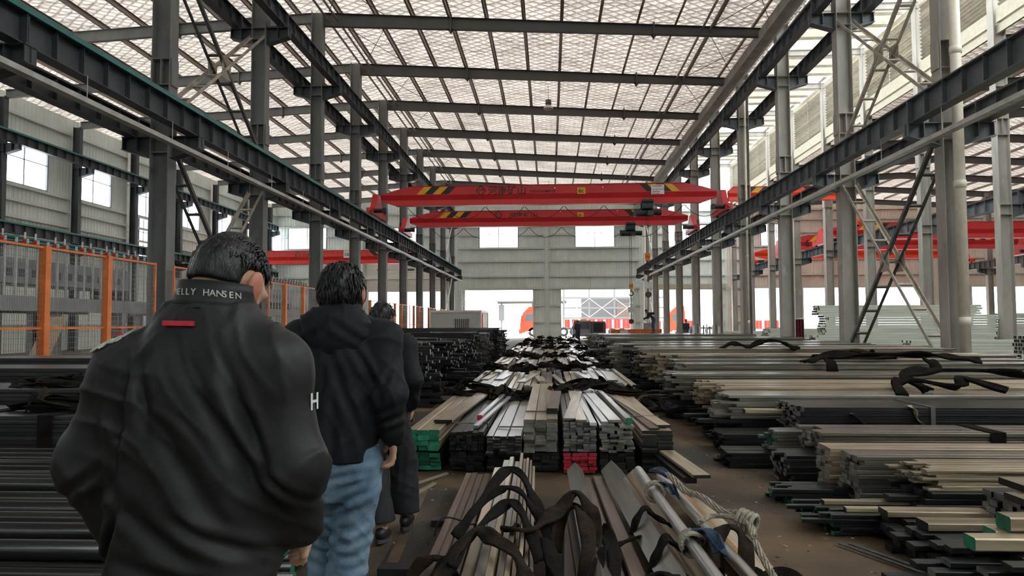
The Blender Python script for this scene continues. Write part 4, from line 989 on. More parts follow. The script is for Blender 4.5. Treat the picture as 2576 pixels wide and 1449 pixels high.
# ------------------------------------------------ centre row, farther groups
def far_group(k, y0, L, merged):
    R = random.Random(500+k); x = -1.5; i = 0; tops = []
    while x < 1.35:
        nw = R.randint(2, 4); w = R.choice((.08, .1, .12)); nt = R.randint(4, 7); t = R.choice((.03, .04, .05)); ax_len = L*R.uniform(.75, 1)
        ms = R.choice((plk, mil, gry, S['darky'], S['tany'], S['brighty'], plk)); me = R.choice((E_grey, E_dark, E_grey, E_dark, E_green if k < 3 else E_grey))
        lay = .0 if not merged else .02
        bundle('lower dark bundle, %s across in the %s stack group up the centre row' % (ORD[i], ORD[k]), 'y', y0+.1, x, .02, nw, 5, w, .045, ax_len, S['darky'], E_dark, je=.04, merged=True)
        bundle('flat bar bundle, %s across in the %s stack group up the centre row' % (ORD[i], ORD[k]), 'y', y0+R.uniform(-.3, .3), x, .26, nw, nt-1, w, t, ax_len, ms, me, je=.12, yawj=.12, skip=.35, merged=merged)
        tops.append((x, x+nw*w, .26+(nt-1)*(t+.0012))); x += nw*(w+.002)+.05; i += 1
    for q in range(7 if not merged else 6):
        px_ = -1.3+q*.40+R.uniform(-.08, .08); Lp = R.uniform(1.2, 2.6); ya_ = R.uniform(-7, 7); e_ = abs(math.sin(math.radians(ya_))*Lp)+.1
        zt = max([tp[2] for tp in tops if tp[1] > px_-e_ and tp[0] < px_+e_] or [.45])
        plank('loose flat bar askew on the %s stack group, %s one' % (ORD[k], ORD[q]), (px_, y0+R.uniform(.3, L*.45), zt+.002), Lp, R.uniform(.08, .2), .02, ya_, R.choice((plk, gry, S['brighty'], S['brighty'], S['tany'])), E_grey)
    for q in range(5):
        heap('dark sling heap on the %s stack group, %s one' % (ORD[k], ORD[q]), (-1.25+q*.62, y0+L*.82+R.uniform(-.5, .5), .44), .38, .5, .26, 4, 700+k*9+q, .09)
for k, (y0, L, mg) in enumerate(((12.3, 5.2, False), (18.4, 5.6, False), (24.8, 5.6, True), (31.0, 5.8, True), (37.5, 6, True), (44, 6, True))): far_group(k+1, y0, L, mg)

# ------------------------------------------------ right pile: bars lie across, ends towards the walkway
mx, dx_, gx, tx = S['millx'], S['darkx'], S['greyx'], S['tanx']
LR = 6.3
blk_band = [(3.0, .16, M_sling)]
bundle('tall bundle of squared bars with pale cut ends, front of the right pile', 'x', 2.50, 6.02, .055, 3, 10, .105, .036, LR, mx, E_grey, je=.02, skip=.0, bands=[(2.1, .10, M_band)])
bundle('bundle of squared bars with pale cut ends standing behind the front one', 'x', 2.42, 6.385, .055, 3, 10, .105, .036, LR, tx, E_grey, je=.02, bands=[(2.2, .10, M_band)])
bundle('low dark bundle with pale ends jutting towards the walkway', 'x', 2.22, 6.95, .01, 5, 8, .085, .030, LR, dx_, E_grey, je=.03)
bundle('bundle of flat bars with a black strap, second row of the right pile', 'x', 2.60, 7.05, .24, 5, 6, .11, .036, LR, mx, E_grey, je=.05, bands=[(1.55, .14, M_sling)])
bundle('green-ended bars tucked behind the strapped bundle', 'x', 2.34, 7.67, .12, 4, 7, .075, .036, LR, mx, E_green, je=.04)
bundle('wide bundle of many thin bars with a long dark face', 'x', 2.82, 8.25, .06, 6, 20, .13, .024, LR+.4, dx_, E_grey, je=.03, js=.006, bands=[(1.4, .05, M_band)])
bundle('short dark heap of thin bars left of the wide bundle', 'x', 1.85, 7.65, .01, 5, 7, .09, .02, .44, dx_, E_dark, je=.02, yawj=1.2)
bundle('pile of dark thin strips on the floor by the walkway', 'x', 2.0, 8.5, .01, 6, 9, .09, .022, .72, dx_, E_dark, je=.03, yawj=1.5)
plank('tan wide bar laid on the walkway end of the right pile', (2.35, 8.9, .42), 1.0, .16, .05, -3, tx, E_dark, 'x')
bundle('thin curled strips stacked in front of the pale-ended bundle', 'x', 2.78, 5.46, .28, 5, 8, .085, .018, 5.9, tx, E_grey, je=.06, yawj=.6)
bundle('dark bars under the thin curled strips', 'x', 2.75, 5.40, .02, 5, 6, .095, .042, 5.9, dx_, E_dark, je=.10, yawj=.6)
bundle('low bars with green painted ends on the floor, farther clump', 'x', 1.95, 6.12, .01, 6, 4, .05, .030, .50, dx_, E_green, je=.06, yawj=1.5, js=.004)
bundle('low bars with green painted ends on the floor, nearer clump', 'x', 1.98, 5.25, .01, 9, 5, .05, .028, .66, dx_, E_green, je=.09, yawj=2, js=.004)
slabs = [('wide tan slab on the near part of the right pile, uppermost', (3.02, 4.92, .425), 3.6, .28, .045, 0), ('wide tan slab below the uppermost one', (2.92, 4.69, .375), 3.8, .30, .045, 0), ('long tan flat bar over the slabs', (2.86, 4.50, .375), 2.4, .10, .03, 0),
         ('tan bar with a dark streak in the near clutter', (2.28, 5.12, .195), .7, .15, .04, -1), ('short tan slab in the near clutter beside the green ends', (2.38, 4.80, .195), .58, .16, .05, 0), ('thin tan strip edging the near clutter', (2.04, 5.57, .155), .66, .07, .03, 0),
         ('second thin tan strip edging the near clutter', (2.12, 5.36, .155), .6, .06, .03, 0), ('long dark strip near the front of the right pile', (1.96, 4.41, .005), .38, .07, .03, 0), ('pale slab corner at the right edge of the picture', (2.58, 3.72, .237), 1.5, .2, .03, 2)]
for lb, p, L, w, t, a in slabs: plank(lb, p, L, w, t, a, tx if 'dark strip' not in lb else dx_, E_dark, 'x')
gb = [('block bar with a green end in the near clutter, leftmost', (2.36, 4.24, .237), 1.6, .12, .075), ('block bar with a green end in the near clutter, middle', (2.56, 4.39, .237), 1.6, .13, .075), ('block bar with a green end in the near clutter, rightmost', (2.62, 4.36, .315), 1.6, .14, .085)]
bundle('dark base bars under the wide tan slabs', 'x', 2.32, 4.47, .005, 8, 5, .1, .036, 5.0, dx_, E_dark, je=.05)
bundle('upper dark bars carrying the wide tan slabs', 'x', 2.98, 4.47, .195, 7, 4, .1, .042, 4.4, dx_, E_grey, je=.04)
for lb, p, L, w, t in gb: plank(lb, p, L, w, t, 0, tx, E_green, 'x')
R_ = random.Random(91)
for j in range(5):
    for i in range(8):
        if R_.random() < .12: continue
        x = 2.02+.10*j+R_.uniform(-.14, .2); y = 3.30+i*.148+.06*(j % 2); t_ = (.036, .03, .04, .03, .034)[j]
        plank('dark flat bar in the near right clutter, %s layer, %s from the edge' % (ORD[j], ORD[i]), (x, y, .005+.046*j), R_.uniform(1.6, 3), R_.uniform(.07, .115), t_, R_.uniform(-.8, .8), dx_ if R_.random() < .8 else mx, R_.choice((E_grey, E_dark, E_dark)), 'x')
for i in range(2): tag(build(MB().tube([(1.95+.07*i, 5.05, .02), (2.42+.07*i, 4.05-.02*i, .02)], .010, 8), 'round_rod', S['dgrey'], None), 'thin shiny rod lying on the floor at the near right, %s one' % ORD[i], 'rod')
# straps and pieces on the right pile
plank('rusty flat offcut leaning on the face of the wide bundle', (3.33, 8.19, .50), .62, .09, .015, 0, S['darkx'], E_grey, 'x', tilt=-42)
tag(build(ribbon([(3.95, 8.25, .585), (4.03, 8.232, .56), (4.06, 8.232, .44), (4.14, 8.235, .36)], .09, .004, 5, .1), 'bent_strip', S['tanx'], None, smooth=True), 'bent tan strip hanging on the dark face', 'steel strip')
# rows going away
R_ = random.Random(12)
y = 9.25; i = 0; z1 = .55
while y < 17.2:
    d = R_.uniform(.55, .8)+.0; z1 = .58+(y-9)*.045+R_.uniform(-.05, .05); w = R_.choice((.1, .13)); nw = int(d/w); t = R_.choice((.036, .045)); nt = int((z1-.3)/t)
    xe = 2.25+R_.uniform(-.25, .35)
    bundle('bundle of long bars, %s row behind the wide bundle of the right pile' % ORD[i], 'x', xe, y, .30, nw, nt, w, t, 6.6, R_.choice((mx, tx, gx, mx)), R_.choice((E_dark, E_grey, E_dark)), je=.10, skip=.12, shell=True)
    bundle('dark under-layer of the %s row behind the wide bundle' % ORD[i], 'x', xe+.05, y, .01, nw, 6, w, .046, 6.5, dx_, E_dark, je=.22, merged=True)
    y += d+.10; i += 1
i = 0
while y < 36:
    d = 1.0; z1 = .95+R_.uniform(-.06, .12); xe = 2.15+R_.uniform(-.3, .3)
    bundle('far right pile row, %s beyond the near column' % ORD[i], 'x', xe, y, .01, 8, int(z1/.06), .12, .058, 6.3, R_.choice((mx, gx, dx_)), E_dark, je=.16, merged=True, skip=.3)
    y += d+.25; i += 1
rs = [('black sling draped in a loop over the right pile, near the right edge', [(4.9, 9.6, .62), (4.75, 9.9, .80), (5.3, 10.2, .86), (5.9, 10.0, .85), (6.3, 9.6, .78), (6.45, 9.2, .62)], .12),
      ('black sling hanging in folds over the rows below the loop', [(4.4, 9.25, .60), (4.45, 9.5, .74), (4.75, 9.55, .76), (5.2, 9.45, .68), (5.35, 9.6, .78), (5.7, 9.3, .66)], .10),
      ('flattened dark sling bundle at the right edge of the picture', [(6.2, 9.3, .62), (6.7, 9.1, .66), (7.2, 9.3, .66), (7.6, 9.0, .63)], .14),
      ('long dark sling lying flat behind the middle of the right pile', [(4.6, 13.2, .80), (5.2, 13.6, .90), (5.9, 13.5, .93), (6.6, 13.4, .92), (7.2, 13.2, .88), (7.6, 13.1, .83)], .16),
      ('dark sling loop standing on the right pile before the maroon cloth', [(4.4, 16.4, .90), (4.7, 16.5, 1.05), (5.0, 16.4, 1.12), (5.25, 16.2, 1.02), (5.4, 16.0, .92)], .12),
      ('dark sling curled on the right pile beside the standing loop', [(3.9, 16.6, .92), (4.15, 16.7, 1.03), (4.4, 16.6, 1.0), (4.5, 16.4, .93)], .10),
      ('short dark sling hanging over the face of a right row, nearer one', [(4.85, 12.6, .62), (4.87, 12.75, .80), (4.9, 12.95, .86)], .11),
      ('short dark sling hanging over the face of a right row, farther one', [(6.6, 12.6, .60), (6.6, 12.75, .80), (6.58, 12.95, .86)], .11)]
for i, (lb, P, w) in enumerate(rs): sling(lb, P, w*1.7, .035, M_sling, seed=60+i, twist=.4)
heap('dark sling heap on the right pile behind the long sling', (5.9, 14.2, .80), .9, .35, .20, 6, 300, .13)

# ------------------------------------------------ left pile: bars lie across, ends towards the centre
LL = 6.4
bundle('pile of dark round bars with green ends at the left edge', 'x', -1.62, 2.7, .02, 40, 4, .078, .070, LL, S['round'], E_green, je=.06, yawj=.2, rnd_=True, flip=True, gap=.004, skip=.06, name='round_bar_pile', cat='steel bundle')
bundle('upper layer of thick dark round bars at the left edge', 'x', -1.85, 2.75, .315, 30, 2, .100, .088, LL, S['round'], E_dark, je=.08, yawj=.2, rnd_=True, flip=True, gap=.004, skip=.25, name='round_bar_pile')
bundle('grey bar bundle with two black straps behind the round bars', 'x', -2.0, 6.25, .05, 7, 18, .12, .035, LL, S['dgrey'], E_grey, je=.06, flip=True, shell=True, bands=[(2.6, .14, M_sling), (3.3, .14, M_sling)])
bundle('grey bar bundle, second row behind the round bars', 'x', -2.1, 7.5, .05, 7, 18, .12, .042, LL, S['dgrey'], E_grey, je=.08, flip=True, shell=True)
bundle('grey bar bundle, third row behind the round bars', 'x', -2.2, 8.8, .05, 7, 18, .12, .050, LL, S['dgrey'], E_grey, je=.08, flip=True, shell=True)
bundle('highest grey bar bundle in front of the orange fence', 'x', -2.3, 10.0, .05, 7, 18, .12, .054, LL, S['dgrey'], E_grey, je=.1, flip=True, shell=True)
heap('dark sling heap on the strapped left bundle', (-4.7, 6.7, .70), .6, .3, .22, 6, 401, .08)
heap('dark sling heap on the second left row', (-5.6, 7.9, .82), .6, .3, .18, 5, 402, .08)
R_ = random.Random(33); y = 12.9; i = 0; ltop = []
while y < 19.5:
    d = .95; z1 = 1.12+R_.uniform(-.12, .12); xe = -2.45+R_.uniform(-.3, .3)
    n1 = int((z1-.5)/.05)
    bundle('long bars, %s row of the left pile beside the walking men' % ORD[i], 'x', xe, y, .5, 6, n1, .14, .048, 4.2, S['darkx'], E_grey, je=.16, flip=True, skip=.25, shell=True)
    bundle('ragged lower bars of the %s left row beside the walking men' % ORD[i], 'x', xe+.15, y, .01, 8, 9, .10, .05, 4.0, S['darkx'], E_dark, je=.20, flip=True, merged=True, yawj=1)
    y += d+.12; i += 1
i = 0
while y < 37:
    z1 = 1.15+R_.uniform(-.1, .18); xe = -2.4+R_.uniform(-.25, .25); ltop.append((y, .01+int(z1/.06)*.0592))
    bundle('far left pile row, %s beyond the walking men' % ORD[i], 'x', xe, y, .01, 8, int(z1/.06), .12, .058, 6.2, R_.choice((S['darkx'], S['darkx'], S['millx'])), E_dark, je=.13, flip=True, merged=True, skip=0)
    y += 1.25; i += 1
for q in range(9):
    plank('long dark bar on top of the far left pile, %s one' % ORD[q], (-7.6+R_.uniform(0, 1.2), ltop[q][0]+.5, ltop[q][1]+.002), R_.uniform(3.5, 5.0), .12, .03, R_.uniform(-2, 2), R_.choice((S['darkx'], S['millx'])), E_grey, 'x')
# ================================================================== LEFT AISLE: fence and machine
def fence_bay(n, h, pitch, idx):
    y0 = YN(n); x = -9.32
    r = thing('mesh_fence', (x, y0+2.5, 0), 'orange framed wire mesh fence along the left columns, %s bay from the camera' % ORD[idx], 'fence')
    ps = [y0-.25, y0+1.2, y0+3.07, y0+4.9]
    for i, y in enumerate(ps):
        w = .07 if i in (1, 2) else .022
        p = build(MB().box(x-w, x+w, y-w, y+w, 0, h), 'post', M_ora, r)
        if w > .05: build(MB().box(x-.10, x+.10, y-.10, y+.10, 0, .012), 'foot_plate', M_ora, p)
    for a, b in zip(ps, ps[1:]):
        for z in (.14, 1.46, h-.03): build(MB().box(x-.015, x+.015, a+.02, b-.02, z-.02, z+.02), 'rail', M_ora, r)
        mb = MB(); t = .0028 if pitch < .1 else .005
        k = int((b-a)/pitch)
        for i in range(1, k): yy = a+(b-a)*i/k; mb.box(x-t, x+t, yy-t, yy+t, .16, h-.05)
        k = int(h/(pitch*2))
        for i in range(1, k): zz = .14+(h-.17)*i/k; mb.box(x+t, x+3*t, a+.02, b-.02, zz-t, zz+t)
        tag(build(mb, 'wire_mesh', M_wire, r), kind='stuff')
fence_bay(-1, 2.98, .055, 0); fence_bay(0, 2.98, .055, 1); fence_bay(1, 2.95, .07, 2)
for i, n in enumerate(range(2, 8)): fence_bay(n, 2.75, .16, 3+i)

def machine(y0, y1, label, x=-12.7, red=True):
    r = thing('coating_line', (x-1, (y0+y1)/2, 0), label, 'machine')
    build(MB().box(x-.12, x+.12, y0, y1, 1.86, 2.22), 'front_beam', M_machine, r); build(MB().box(x-2.7, x-2.46, y0, y1, 1.86, 2.22), 'back_beam', M_machine, r)
    build(MB().box(x-2.46, x-.12, y0, y1, 2.16, 2.2), 'deck', M_machd, r)
    y = y0+.4
    while y < y1:
        for xx in (x, x-2.58):
            lg = MB(); lg.box(xx-.1, xx+.1, y-.1, y-.08, 0, 1.86); lg.box(xx-.1, xx+.1, y+.08, y+.1, 0, 1.86); lg.box(xx-.01, xx+.01, y-.08, y+.08, 0, 1.86); build(lg, 'leg', M_machine, r)
        build(MB().box(x-2.5, x-.1, y-.05, y+.05, .5, .62), 'cross_member', M_machd, r); y += 2.6
    # upper cabinet with a row of ports
    cb = build(MB().box(x-2.2, x-1.0, y0+.2, y1-.2, 2.6, 3.25), 'cabinet', M_machine, r)
    y = y0+.5
    while y < y1-.5: build(MB().box(x-1.0, x-.985, y, y+.22, 2.78, 2.98), 'port', M_machd, cb); y += .46
    for yy in (y0+.3, y1-.3):
        build(MB().box(x-2.2, x-1.0, yy-.06, yy+.06, 2.2, 2.6), 'cabinet_foot', M_machd, r)
    # row of upright tubes with red valves and white caps
    build(MB().box(x-.06, x+.06, y0, y1, 3.42, 3.5), 'top_rail', M_machd, r)
    build(MB().tube([(x-.25, y0, 3.66), (x-.25, y1, 3.66)], .045, 8), 'header_pipe', M_teal, r); build(MB().tube([(x-.4, y0, 3.58), (x-.4, y1, 3.58)], .04, 8), 'header_pipe', M_teal, r)
    tb = MB().tube([(0, 0, 2.24), (0, 0, 3.62)], .032, 8).mesh('upright_tube', M_galv)
    vb = MB().tube([(0, 0, 3.44), (0, 0, 3.5), (0, 0, 3.6), (0, 0, 3.64)], [.03, .06, .06, .03], 8).mesh('valve', M_red)
    wb = MB().tube([(0, 0, 3.64), (0, 0, 3.80)], .022, 6).mesh('white_cap', M_white)
    y = y0+.2; i = 0
    while y < y1:
        t = obj('upright_tube', tb, r, (x, y, 0))
        if i % 3 != 2 and red: obj('valve', vb, t, (x-.14, y+.1, 0)); obj('white_cap', wb, t, (x-.14, y+.1, 0))
        y += .36; i += 1
    return r
machine(12.2, 22.8, 'grey coating machine with a row of upright tubes and red valves behind the fence')
machine(25.5, 37.5, 'second grey coating machine farther along behind the fence', red=True)
plank('pale wooden plank leaning inside the orange fence', (-10.3, 13.45, .02), 1.95, .42, .04, 0, M_wood, M_wood, 'y', tilt=58, cat='plank', name='wooden_plank')
gc = thing('gas_cylinder', (-11.2, 18.1, 0), 'red gas cylinder standing behind the orange fence', 'gas cylinder')
build(MB().tube([(-11.2, 18.1, 0), (-11.2, 18.1, 1.2), (-11.2, 18.1, 1.33), (-11.2, 18.1, 1.38)], [.12, .12, .07, .04], 16), 'body', M_red, gc, smooth=True)
build(MB().tube([(-11.2, 18.1, 1.38), (-11.2, 18.1, 1.5)], .03, 10), 'valve', M_rail, gc)
for i, (x, y, hh) in enumerate(((-10.9, 14.6, .62), (-10.9, 15.1, .62), (-11.0, 15.75, .72))):
    c = thing('parts_crate', (x, y, 0), 'pale crate on the floor behind the fence, %s one' % ORD[i], 'crate')
    build(MB().box(x-.25, x+.25, y-.22, y+.22, .08, hh), 'body', M_cream, c); build(MB().box(x-.27, x+.27, y-.24, y+.24, hh, hh+.04), 'lid', M_wood, c)
    for s in (-.2, .2): build(MB().box(x+s-.05, x+s+.05, y-.2, y+.2, 0, .08), 'foot', M_wood, c)
bg_ = thing('cloth_bag', (-10.9, 14.85, .66), 'crumpled red and white bag lying on two crates', 'bag')
mb = MB(); 
for i in range(9):
    pass
R_ = random.Random(8)
def blob(c, rx, ry, rz, seed, nu=16, nv=10, amp=.25):
    mb = MB(); R = random.Random(seed); o = Vector((R.random()*50, 0, 0))
    for j in range(nv+1):
        th = math.pi*j/nv
        for i in range(nu):
            ph = 2*math.pi*i/nu; d = Vector((math.sin(th)*math.cos(ph), math.sin(th)*math.sin(ph), math.cos(th)))
            k = 1+amp*mnoise.noise(d*2.2+o); mb.v.append((c[0]+d.x*rx*k, c[1]+d.y*ry*k, c[2]+max(-.98, d.z)*rz*k))
    for j in range(nv):
        for i in range(nu):
            i2 = (i+1) % nu; mb.f.append((j*nu+i, (j+1)*nu+i, (j+1)*nu+i2, j*nu+i2)); mb.m.append(0)
    return mb
build(blob((-10.9, 14.85, .80), .22, .3, .14, 3), 'bag_body', mat('red_white_cloth', (.55, .08, .09), .8, var=.2, scale=5, col2=(.75, .6, .58)), bg_, smooth=True)
build(blob((-10.9, 14.78, .96), .05, .08, .05, 4), 'bag_knot', M_white, bg_, smooth=True)

# ================================================================== OFFICE CONTAINER
oc = thing('site_office', (-6.8, 54.5, 0), 'grey-white container office beside the left doorway', 'container')
X0, X1, Ya, Yb, H = -8.75, -4.95, 51.8, 57.6, 2.42
M_off = mat('office_panel', (.52, .55, .53), .5, var=.05)
build(MB().box(X0+.06, X1-.06, Ya+.05, Yb-.05, .12, H-.08), 'wall_panels', M_off, oc)
build(MB().box(X0, X1, Ya, Yb, H-.10, H+.06), 'roof', M_white, oc); build(MB().box(X0, X1, Ya, Yb, .0, .14), 'base_frame', M_off, oc)
for x in (X0, X1-.1):
    for y in (Ya, Yb-.1): build(MB().box(x, x+.1, y, y+.1, .14, H-.1), 'corner_post', M_white, oc)
w = build(MB().box(-6.95, -5.85, Ya+.02, Ya+.06, .95, 1.85), 'window', M_machd, oc)
for i in range(8): build(MB().box(-6.93+i*.15, -6.90+i*.15, Ya-.01, Ya+.02, .9, 1.9), 'window_bar', M_white, w)
d = build(MB().box(X1-.06, X1-.01, 53.0, 54.0, .15, 2.15), 'door', M_redo, oc); build(MB().box(X1-.06, X1+.0, 52.85, 53.0, .15, 2.25), 'door_trim', M_redo, oc); build(MB().box(X1-.01, X1+.03, 53.8, 53.86, 1.0, 1.2), 'handle', M_machd, d)

# ================================================================== VEHICLES
M_tyre = mat('tyre_rubber', (.03, .03, .03), .85); M_wind = mat('dark_windscreen', (.10, .12, .13), .1, var=.05)
def wheel(root, x, y, z, r, w):
    k = build(MB().tube([(x-w/2, y, z), (x+w/2, y, z)], r, 20), 'wheel', M_tyre, root); build(MB().tube([(x-w/2-.01, y, z), (x-w/2, y, z)], r*.55, 14), 'hub', M_galv, k); return k
def truck(x, y, label, s=1.0, facing=-1):
    """lorry tractor seen from the side; cab nose towards -x when facing is -1"""
    t = thing('lorry', (x, y, 0), label, 'truck'); f = facing
    pr = [(0, .45), (0, 1.3), (.10, 1.9), (.38, 2.75), (.6, 2.85), (2.1, 2.85), (2.1, .45)]
    mb = MB().prism([(f*-1*u, v) for u, v in pr], (x, y, 0), (0, 2.3, 0), (1, 0, 0), (0, 0, 1)); build(mb, 'cab', M_redo, t)
    sg = -f
    build(MB().prism([(sg*.55, 1.75), (sg*.68, 2.55), (sg*1.45, 2.55), (sg*1.45, 1.75)], (x, y-.02, 0), (0, .03, 0), (1, 0, 0), (0, 0, 1)), 'side_window', M_wind, t)
    build(MB().hexa([(x+sg*.07, y+.15, 1.75), (x+sg*.09, y+.15, 1.75), (x+sg*.09, y+2.15, 1.75), (x+sg*.07, y+2.15, 1.75), (x+sg*.33, y+.15, 2.62), (x+sg*.35, y+.15, 2.62), (x+sg*.35, y+2.15, 2.62), (x+sg*.33, y+2.15, 2.62)]), 'windscreen', M_wind, t)
    build(MB().prism([(sg*.5, 2.85), (sg*1.0, 3.35), (sg*2.05, 3.45), (sg*2.05, 2.85)], (x, y+.1, 0), (0, 2.1, 0), (1, 0, 0), (0, 0, 1)), 'roof_fairing', M_redo, t)
    build(MB().box(min(x-sg*.12, x+sg*.25), max(x-sg*.12, x+sg*.25), y-.02, y+2.32, .35, .8), 'bumper', M_redo, t)
    build(MB().box(min(x+sg*.6, x+sg*1.1), max(x+sg*.6, x+sg*1.1), y-.10, y, .5, .62), 'step', M_galv, t)
    build(MB().box(min(x+sg*.15, x+sg*.25), max(x+sg*.15, x+sg*.25), y-.35, y-.12, 1.8, 2.4), 'mirror', M_blk, t)
    build(MB().box(min(x+sg*2.1, x+sg*7), max(x+sg*2.1, x+sg*7), y+.5, y+1.8, .75, 1.0), 'chassis', M_machd, t)
    for u in (1.45, 4.9, 6.2):
        c = MB().tube([(x+sg*u, y+.0, .52), (x+sg*u, y+.32, .52)], .52, 20); k = build(c, 'wheel', M_tyre, t); build(MB().tube([(x+sg*u, y-.015, .52), (x+sg*u, y, .52)], .26, 14), 'hub', M_white, k)
    return t
truck(-3.35, 80.5, 'orange-red lorry cab parked outside the left doorway', facing=-1)
truck(13.6, 84.0, 'orange-red lorry parked outside behind the right columns', facing=-1)
def trailer(x0, x1, y, z0, z1, label):
    t = thing('cargo_trailer', ((x0+x1)/2, y, 0), label, 'trailer'); n = int((x1-x0)/.5)
    build(MB().box(x0, x1, y+.05, y+2.3, z0, z1), 'box_body', M_red, t)
    for i in range(n): build(MB().box(x0+i*.5+.1, x0+i*.5+.35, y, y+.06, z0+.05, z1-.05), 'rib', M_white if i % 2 else M_redo, t)
    for u in (x0+1, x1-2.2, x1-1): k = build(MB().tube([(u, y-.02, .45), (u, y+.3, .45)], .45, 16), 'wheel', M_tyre, t)
    return t
trailer(1.8, 9.6, 86.0, .8, 1.95, 'red ribbed trailer outside the right doorway')
trailer(12.2, 18.5, 90.0, .7, 1.75, 'red ribbed trailer outside behind the right columns')
trailer(22.0, 28.5, 88.0, .7, 1.75, 'red trailer outside the neighbouring hall')
mt = thing('mini_truck', (2.6, 62, 0), 'small grey delivery truck with a dark open cab inside the right doorway', 'truck')
build(MB().prism([(0, .35), (0, 1.1), (.15, 1.75), (1.55, 1.75), (1.6, .35)], (1.95, 62.0, 0), (0, 1.6, 0), (1, 0, 0), (0, 0, 1)), 'cab', M_machine, mt)
build(MB().box(2.15, 3.4, 61.97, 62.0, 1.0, 1.6), 'windscreen', M_wind, mt); build(MB().box(3.55, 4.75, 61.6, 63.2, .4, 1.65), 'load_box', M_machd, mt)
build(MB().box(3.75, 4.55, 61.58, 61.6, .75, 1.5), 'rear_opening', M_blk, mt); build(MB().box(4.75, 4.8, 61.7, 62.0, .5, 1.5), 'tail_lamp', M_redo, mt); build(MB().box(1.9, 1.95, 61.8, 62.2, 1.0, 1.25), 'mirror', M_red, mt)
build(MB().tube([(1.9, 62.2, 1.78), (3.2, 62.2, 1.85)], .03, 6), 'roof_rack', M_yel, mt)
for x in (2.2, 4.3):
    k = build(MB().tube([(x, 61.5, .3), (x, 61.75, .3)], .3, 16), 'wheel', M_tyre, mt); build(MB().tube([(x, 61.48, .3), (x, 61.5, .3)], .14, 10), 'hub', M_galv, k)
om = thing('straightening_bench', (6.6, 56, 0), 'long orange machine bench near the right doorway', 'machine')
build(MB().box(4.7, 8.6, 55.6, 56.4, .55, 1.02), 'bed', mat('machine_orange', (.62, .17, .03), .5, var=.15), om)
for x in (5.0, 6.2, 7.4, 8.3): build(MB().box(x, x+.22, 55.65, 56.35, 0, .55), 'leg', MATS['machine_orange'], om)
build(MB().box(5.4, 6.0, 55.5, 55.62, .6, .95), 'control_panel', M_white, om); build(MB().box(7.2, 8.2, 55.7, 56.3, 1.02, 1.5), 'drive_housing', M_machine, om)

# ================================================================== YARD STRUCTURES OUTSIDE
M_pale = mat('pale_yard_steel', (.115, .115, .112), .6, var=.05); M_tanb = mat('tan_yard_panel', (.115, .088, .074), .7, var=.06)
yb = thing('yard_rack', (8, 100, 0), 'pale cross-braced steel rack building outside the right doorway', 'building')
for x in (2.0, 5.5, 9.0, 12.5, 16): build(MB().box(x-.12, x+.12, 99.9, 100.1, -.05, 7.2), 'post', M_pale, yb)
for z in (2.2, 3.6, 5.0, 7.1): build(MB().box(1.8, 16.2, 99.85, 100.05, z-.12, z+.12), 'beam', M_pale, yb)
for i, x in enumerate((2.0, 5.5, 9.0)):
    build(MB().bar((x, 99.8, 2.3), (x+3.5, 99.8, 4.9), .06, .16, up=(0, 1, 0)), 'brace', M_white, yb); build(MB().bar((x, 99.8, 4.9), (x+3.5, 99.8, 2.3), .06, .16, up=(0, 1, 0)), 'brace', M_white, yb)
build(MB().box(4.5, 15, 103, 103.1, 1.9, 5.2), 'back_panel', mat('grey_yard_panel', (.085, .088, .09), .7, var=.06), yb); build(MB().box(9.5, 14.0, 102.6, 102.7, 2.3, 4.4), 'tan_panel', M_tanb, yb)
build(MB().box(3.5, 17, 99.6, 99.75, 1.55, 1.75), 'orange_rail', M_ora, yb)
yc = thing('yard_canopy', (-3, 104, 0), 'pale canopy frame outside the left doorway', 'building')
for x in (-7.0, -2.5, 2.0): build(MB().box(x-.12, x+.12, 104, 104.25, -.05, 4.6), 'post', M_pale, yc)
build(MB().box(-7.6, 2.4, 103.9, 104.3, 4.35, 4.6), 'beam', M_tanb, yc); build(MB().box(-7.4, -6.6, 103.6, 103.9, 1.9, 4.2), 'side_panel', MATS['grey_yard_panel'], yc)
build(MB().hexa([(-7.8, 103, 4.6), (2.6, 103, 4.6), (2.6, 110, 4.6), (-7.8, 110, 4.6), (-7.8, 103, 4.75), (2.6, 103, 4.75), (2.6, 110, 5.6), (-7.8, 110, 5.6)]), 'roof', M_pale, yc)

